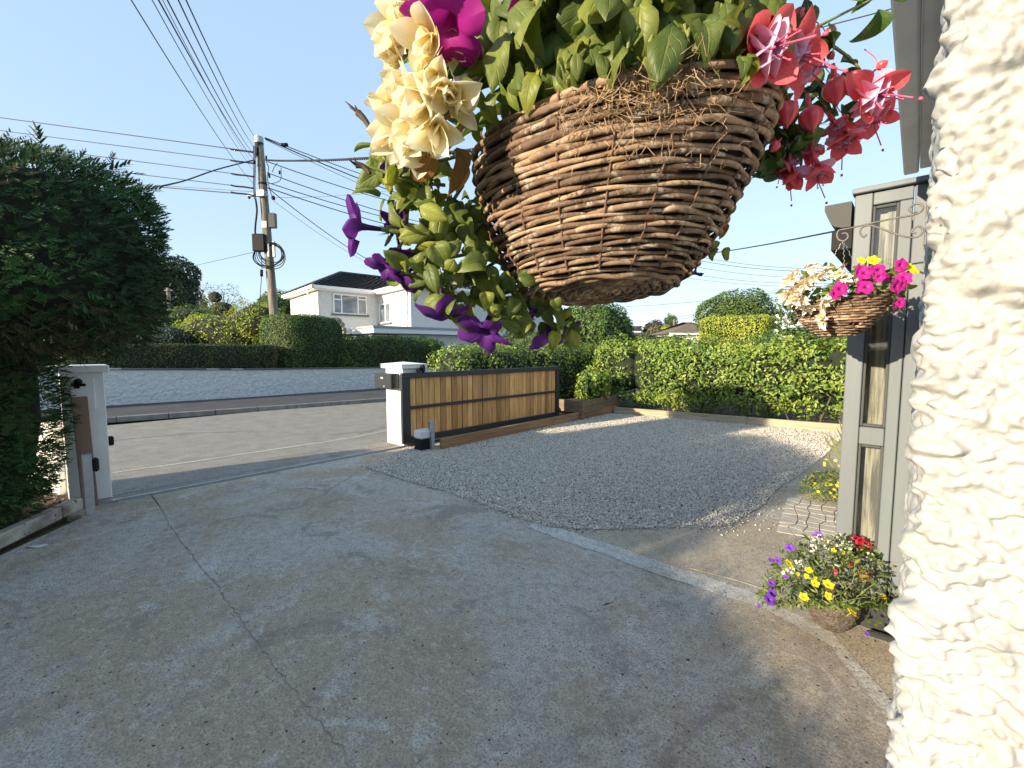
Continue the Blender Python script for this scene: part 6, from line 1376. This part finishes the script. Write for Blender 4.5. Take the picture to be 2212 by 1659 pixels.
GL = mini(.05, M['pleaf'], 4, .35) + mini(.035, M['bleaf'], 2, .5) + mini(.04, M['fleaf'], 2, .45)
# dome that spills over the rim
for i in range(285):
    a = random.uniform(0, 2 * pi); q_ = math.sqrt(random.random()); r = .385 * q_; zt_ = .52 - .24 * q_ ** 2.2 - (.14 if q_ > .8 else 0); z_ = max(.14 + .13 * max(0, -sin(a)) * q_, zt_ - random.random() ** 1.8 * .22)
    p = PTC + RT * cos(a) * r * 1.0 + FW * sin(a) * r * .6 + UP * z_; d = (p - (PTC + UP * .2)).normalized(); link('leaf', random.choice(GL), lo_, MX(p, d + rv(.5), d + UP * .4 + rv(.5), 0, random.uniform(.8, 1.5)))
Q = np.zeros((0, 3)); 
a = rng.uniform(0, 2 * pi, 2600); q_ = np.sqrt(rng.random(2600)); r = .385 * q_; z_ = .52 - .24 * q_ ** 2.2 - rng.random(2600) ** 1.3 * .26; z_[q_ > .75] -= .06
Pn = np.array(PTC)[None] + np.outer(np.cos(a) * r, np.array(RT)) + np.outer(np.sin(a) * r * .6, np.array(FW)); Pn[:, 2] += np.maximum(z_, .14 + .13 * np.maximum(0, -np.sin(a)) * q_)
Nd = unit(Pn - np.array(PTC + UP * .15)); leafmesh('fine_leaves', Pn, Nd, .035, .28, M_('fine_leaf', [(.05, .08, .02), (.13, .18, .045), (.26, .29, .08)], attr=True, rough=.6, transl=.3), lo_, None, -.1, 1.0)
def outside(c_, s_, face, petals_m, n=5): pass
def potflower(parent, u, v, d_, meshes, s_, ax=None): return petunia(parent, D(u, v, d_), ax or (TC * .7 + UP * .7 + rv(.25)), meshes, s_)
pdp = PTC.dot(FW)
yv = pplant('yellow_petunia', 'yellow flowers scattered through the pot by the bay window')
Y2 = mk_small(M['yellow'], .022)
for (u, v, s_, dd_) in ((1697, 1222, 1.1, -.20), (1745, 1237, .9, -.22), (1758, 1252, .6, -.25), (1786, 1268, 1.15, -.28), (1757, 1262, .9, -.28), (1783, 1288, .9, -.32), (1733, 1293, 1.0, -.30), (1832, 1328, 1.1, -.33), (1905, 1292, .7, -.15), (1800, 1190, .6, -.02), (1818, 1196, .6, -.05), (1782, 1166, .6, .08), (1740, 1246, .6, -.2), (1720, 1240, .5, -.2), (1780, 1172, .6, .05), (1852, 1255, .4, -.1)): potflower(yv, u, v, pdp + dd_, Y2, s_)
pv_ = pplant('purple_petunia', 'purple petunias at the left side of the pot by the bay window')
P2_ = mk_small(M['violet'], .026)
for (u, v, s_, dd_) in ((1705, 1185, .9, -.05), (1680, 1213, .7, -.1), (1660, 1277, 1.1, -.20), (1655, 1297, 1.2, -.24), (1664, 1262, .8, -.18), (1766, 1157, .9, .1), (1640, 1310, .4, -.2), (1870, 1370, .5, -.25), (1700, 1248, .5, -.2), (1662, 1210, .5, -.1)): potflower(pv_, u, v, pdp + dd_, P2_, s_)
rd = pplant('red_geranium', 'red geranium heads at the right of the pot by the bay window')
RPm = mesh_surf('geranium_petal', leaf_fn(.016, .014, .3, .3, .6, .03, .2, 0), 2, 3, M['red'])
def umbel(parent, u, v, d_, n, rad, me_, name='flower_head', s_=1.0):
    p = D(u, v, d_); o = empty(name, p); o.parent = parent; o.location = PM(parent).inverted() @ p
    for i in range(n):
        d = (rv(1) + UP * .5 + TC * .6).normalized(); link('petal', me_, o, MX(p + d * rad, d.orthogonal() + rv(.5), d + rv(.3), 0, s_ * random.uniform(.8, 1.2)))
for (u, v, n, r_, dd_) in ((1848, 1168, 34, .025, .03), (1868, 1178, 40, .028, .0), (1860, 1172, 30, .025, .03), (1838, 1220, 12, .012, -.08), (1800, 1235, 10, .012, -.14), (1866, 1243, 18, .02, -.08), (1872, 1250, 16, .02, -.1)): umbel(rd, u, v, pdp + dd_, n, r_, RPm)
wh_ = pplant('white_alyssum', 'white clustered blooms along the top of the pot by the bay window')
WPm = mesh_surf('white_petal', leaf_fn(.012, .011, .3, .2, .6, 0, .2, 0), 2, 2, M['whitep'])
for (u, v, n, r_, dd_) in ((1757, 1168, 22, .022, .05), (1772, 1164, 20, .02, .07), (1810, 1163, 26, .025, .07), (1828, 1168, 26, .025, .05), (1818, 1180, 18, .02, .0), (1755, 1185, 16, .018, -.02), (1790, 1178, 16, .018, .02), (1728, 1215, 14, .014, -.1), (1695, 1235, 8, .01, -.18), (1710, 1232, 8, .01, -.18), (1880, 1202, 14, .015, -.05), (1805, 1225, 8, .01, -.12), (1838, 1183, 14, .016, 0)): umbel(wh_, u, v, pdp + dd_, int(n * 1.5), r_ * 1.25, WPm, s_=1.25)
for pts in ([(1800, 1290), (1840, 1260), (1847, 1210)], [(1820, 1300), (1870, 1290), (1905, 1293)], [(1830, 1320), (1880, 1300), (1915, 1330)], [(1850, 1290), (1890, 1262), (1905, 1285)], [(1690, 1300), (1660, 1290), (1640, 1270)], [(1700, 1280), (1680, 1240), (1660, 1225)], [(1760, 1250), (1740, 1200), (1735, 1170)]):
    stem(lo_, [D(u, v, pdp - .22) for u, v in pts], .002, .0012, M['stem'])
scatter_small(lo_, GL, D(1860, 1330, pdp - .2), (.10, .08, .06), 15)

FC_ = G(1800, 1082); FC_.z = 0
fl2 = empty('flower_clump', FC_); tag(fl2, 'clump of small yellow flowers at the foot of the bay beyond the imprinted slab', 'plant')
a = rng.uniform(0, 2 * pi, 2200); q_ = np.sqrt(rng.random(2200)); r = .30 * q_; z_ = (.34 - .2 * q_ ** 2) * rng.random(2200) ** .4
Pn = np.array(FC_)[None] + np.outer(np.cos(a) * r, np.array(RT)) + np.outer(np.sin(a) * r, np.array(FW)); Pn[:, 2] += np.maximum(z_, .03)
leafmesh('fine_leaves', Pn, unit(Pn - np.array(FC_)), .04, .3, bpy.data.materials['fine_leaf'], fl2, None, -.1, 1.0)
fd = FC_.dot(FW)
for i in range(20):
    u, v = random.uniform(1752, 1822), random.uniform(985, 1070)
    if i < 6: u, v = ((1800, 1077), (1812, 1042), (1806, 1050), (1790, 1050), (1752, 1030), (1757, 1048))[i]
    petunia(fl2, D(u, v, fd - .26), TC * .6 + UP * .8 + rv(.3), Y2, random.uniform(.7, 1.1) if i < 6 else random.uniform(.4, .8))
umbel(fl2, 1818, 985, fd - .1, 12, .02, RPm); umbel(fl2, 1815, 1003, fd - .1, 10, .02, WPm)
iris = empty('strappy_plant', FC_ + FW * .35); tag(iris, 'yellow green strap leaved plant rising behind the yellow flower clump', 'plant')
ST = M_('strap_leaf', [(.22, .28, .06), (.38, .40, .10)], scale=5, rough=.6, transl=.35)
for (u0, v0, u1, v1, bend) in ((1822, 1000, 1790, 935, 0), (1826, 990, 1808, 925, 5), (1820, 985, 1780, 940, -8), (1830, 1000, 1815, 950, 3), (1828, 1000, 1822, 965, 0), (1800, 1010, 1793, 975, -6), (1835, 990, 1812, 905, 0), (1830, 985, 1775, 932, 10)):
    P = spl([D(u0, v0, fd + .25), D((u0 + u1) / 2 + bend, (v0 + v1) / 2, fd + .25), D(u1, v1, fd + .2)], 5); V = []
    n = len(P)
    for i, p in enumerate(P): w_ = .012 * sin(pi * (.25 + .75 * i / n)) + .001; V += [p - RT * w_, p + UP * .0 + TC * .004, p + RT * w_]
    MB().add(V, [(3 * i, 3 * i + 1, 3 * i + 4, 3 * i + 3) for i in range(n - 1)] + [(3 * i + 1, 3 * i + 2, 3 * i + 5, 3 * i + 4) for i in range(n - 1)]).build('strap_leaf', ST, iris, True)
# drain pipe strip along the wall foot
dr_ = G(1880, 1374); tag(MB().beam(G(1872, 1366, .015), G(1934, 1384, .015), .03, .03, b=.008).build('pipe', M['greyd']), 'dark pipe lying along the foot of the white wall beside the pot', 'pipe')
print('objects', len(bpy.data.objects), 'tris', sum(len(o.data.polygons) for o in bpy.data.objects if o.type == 'MESH'))
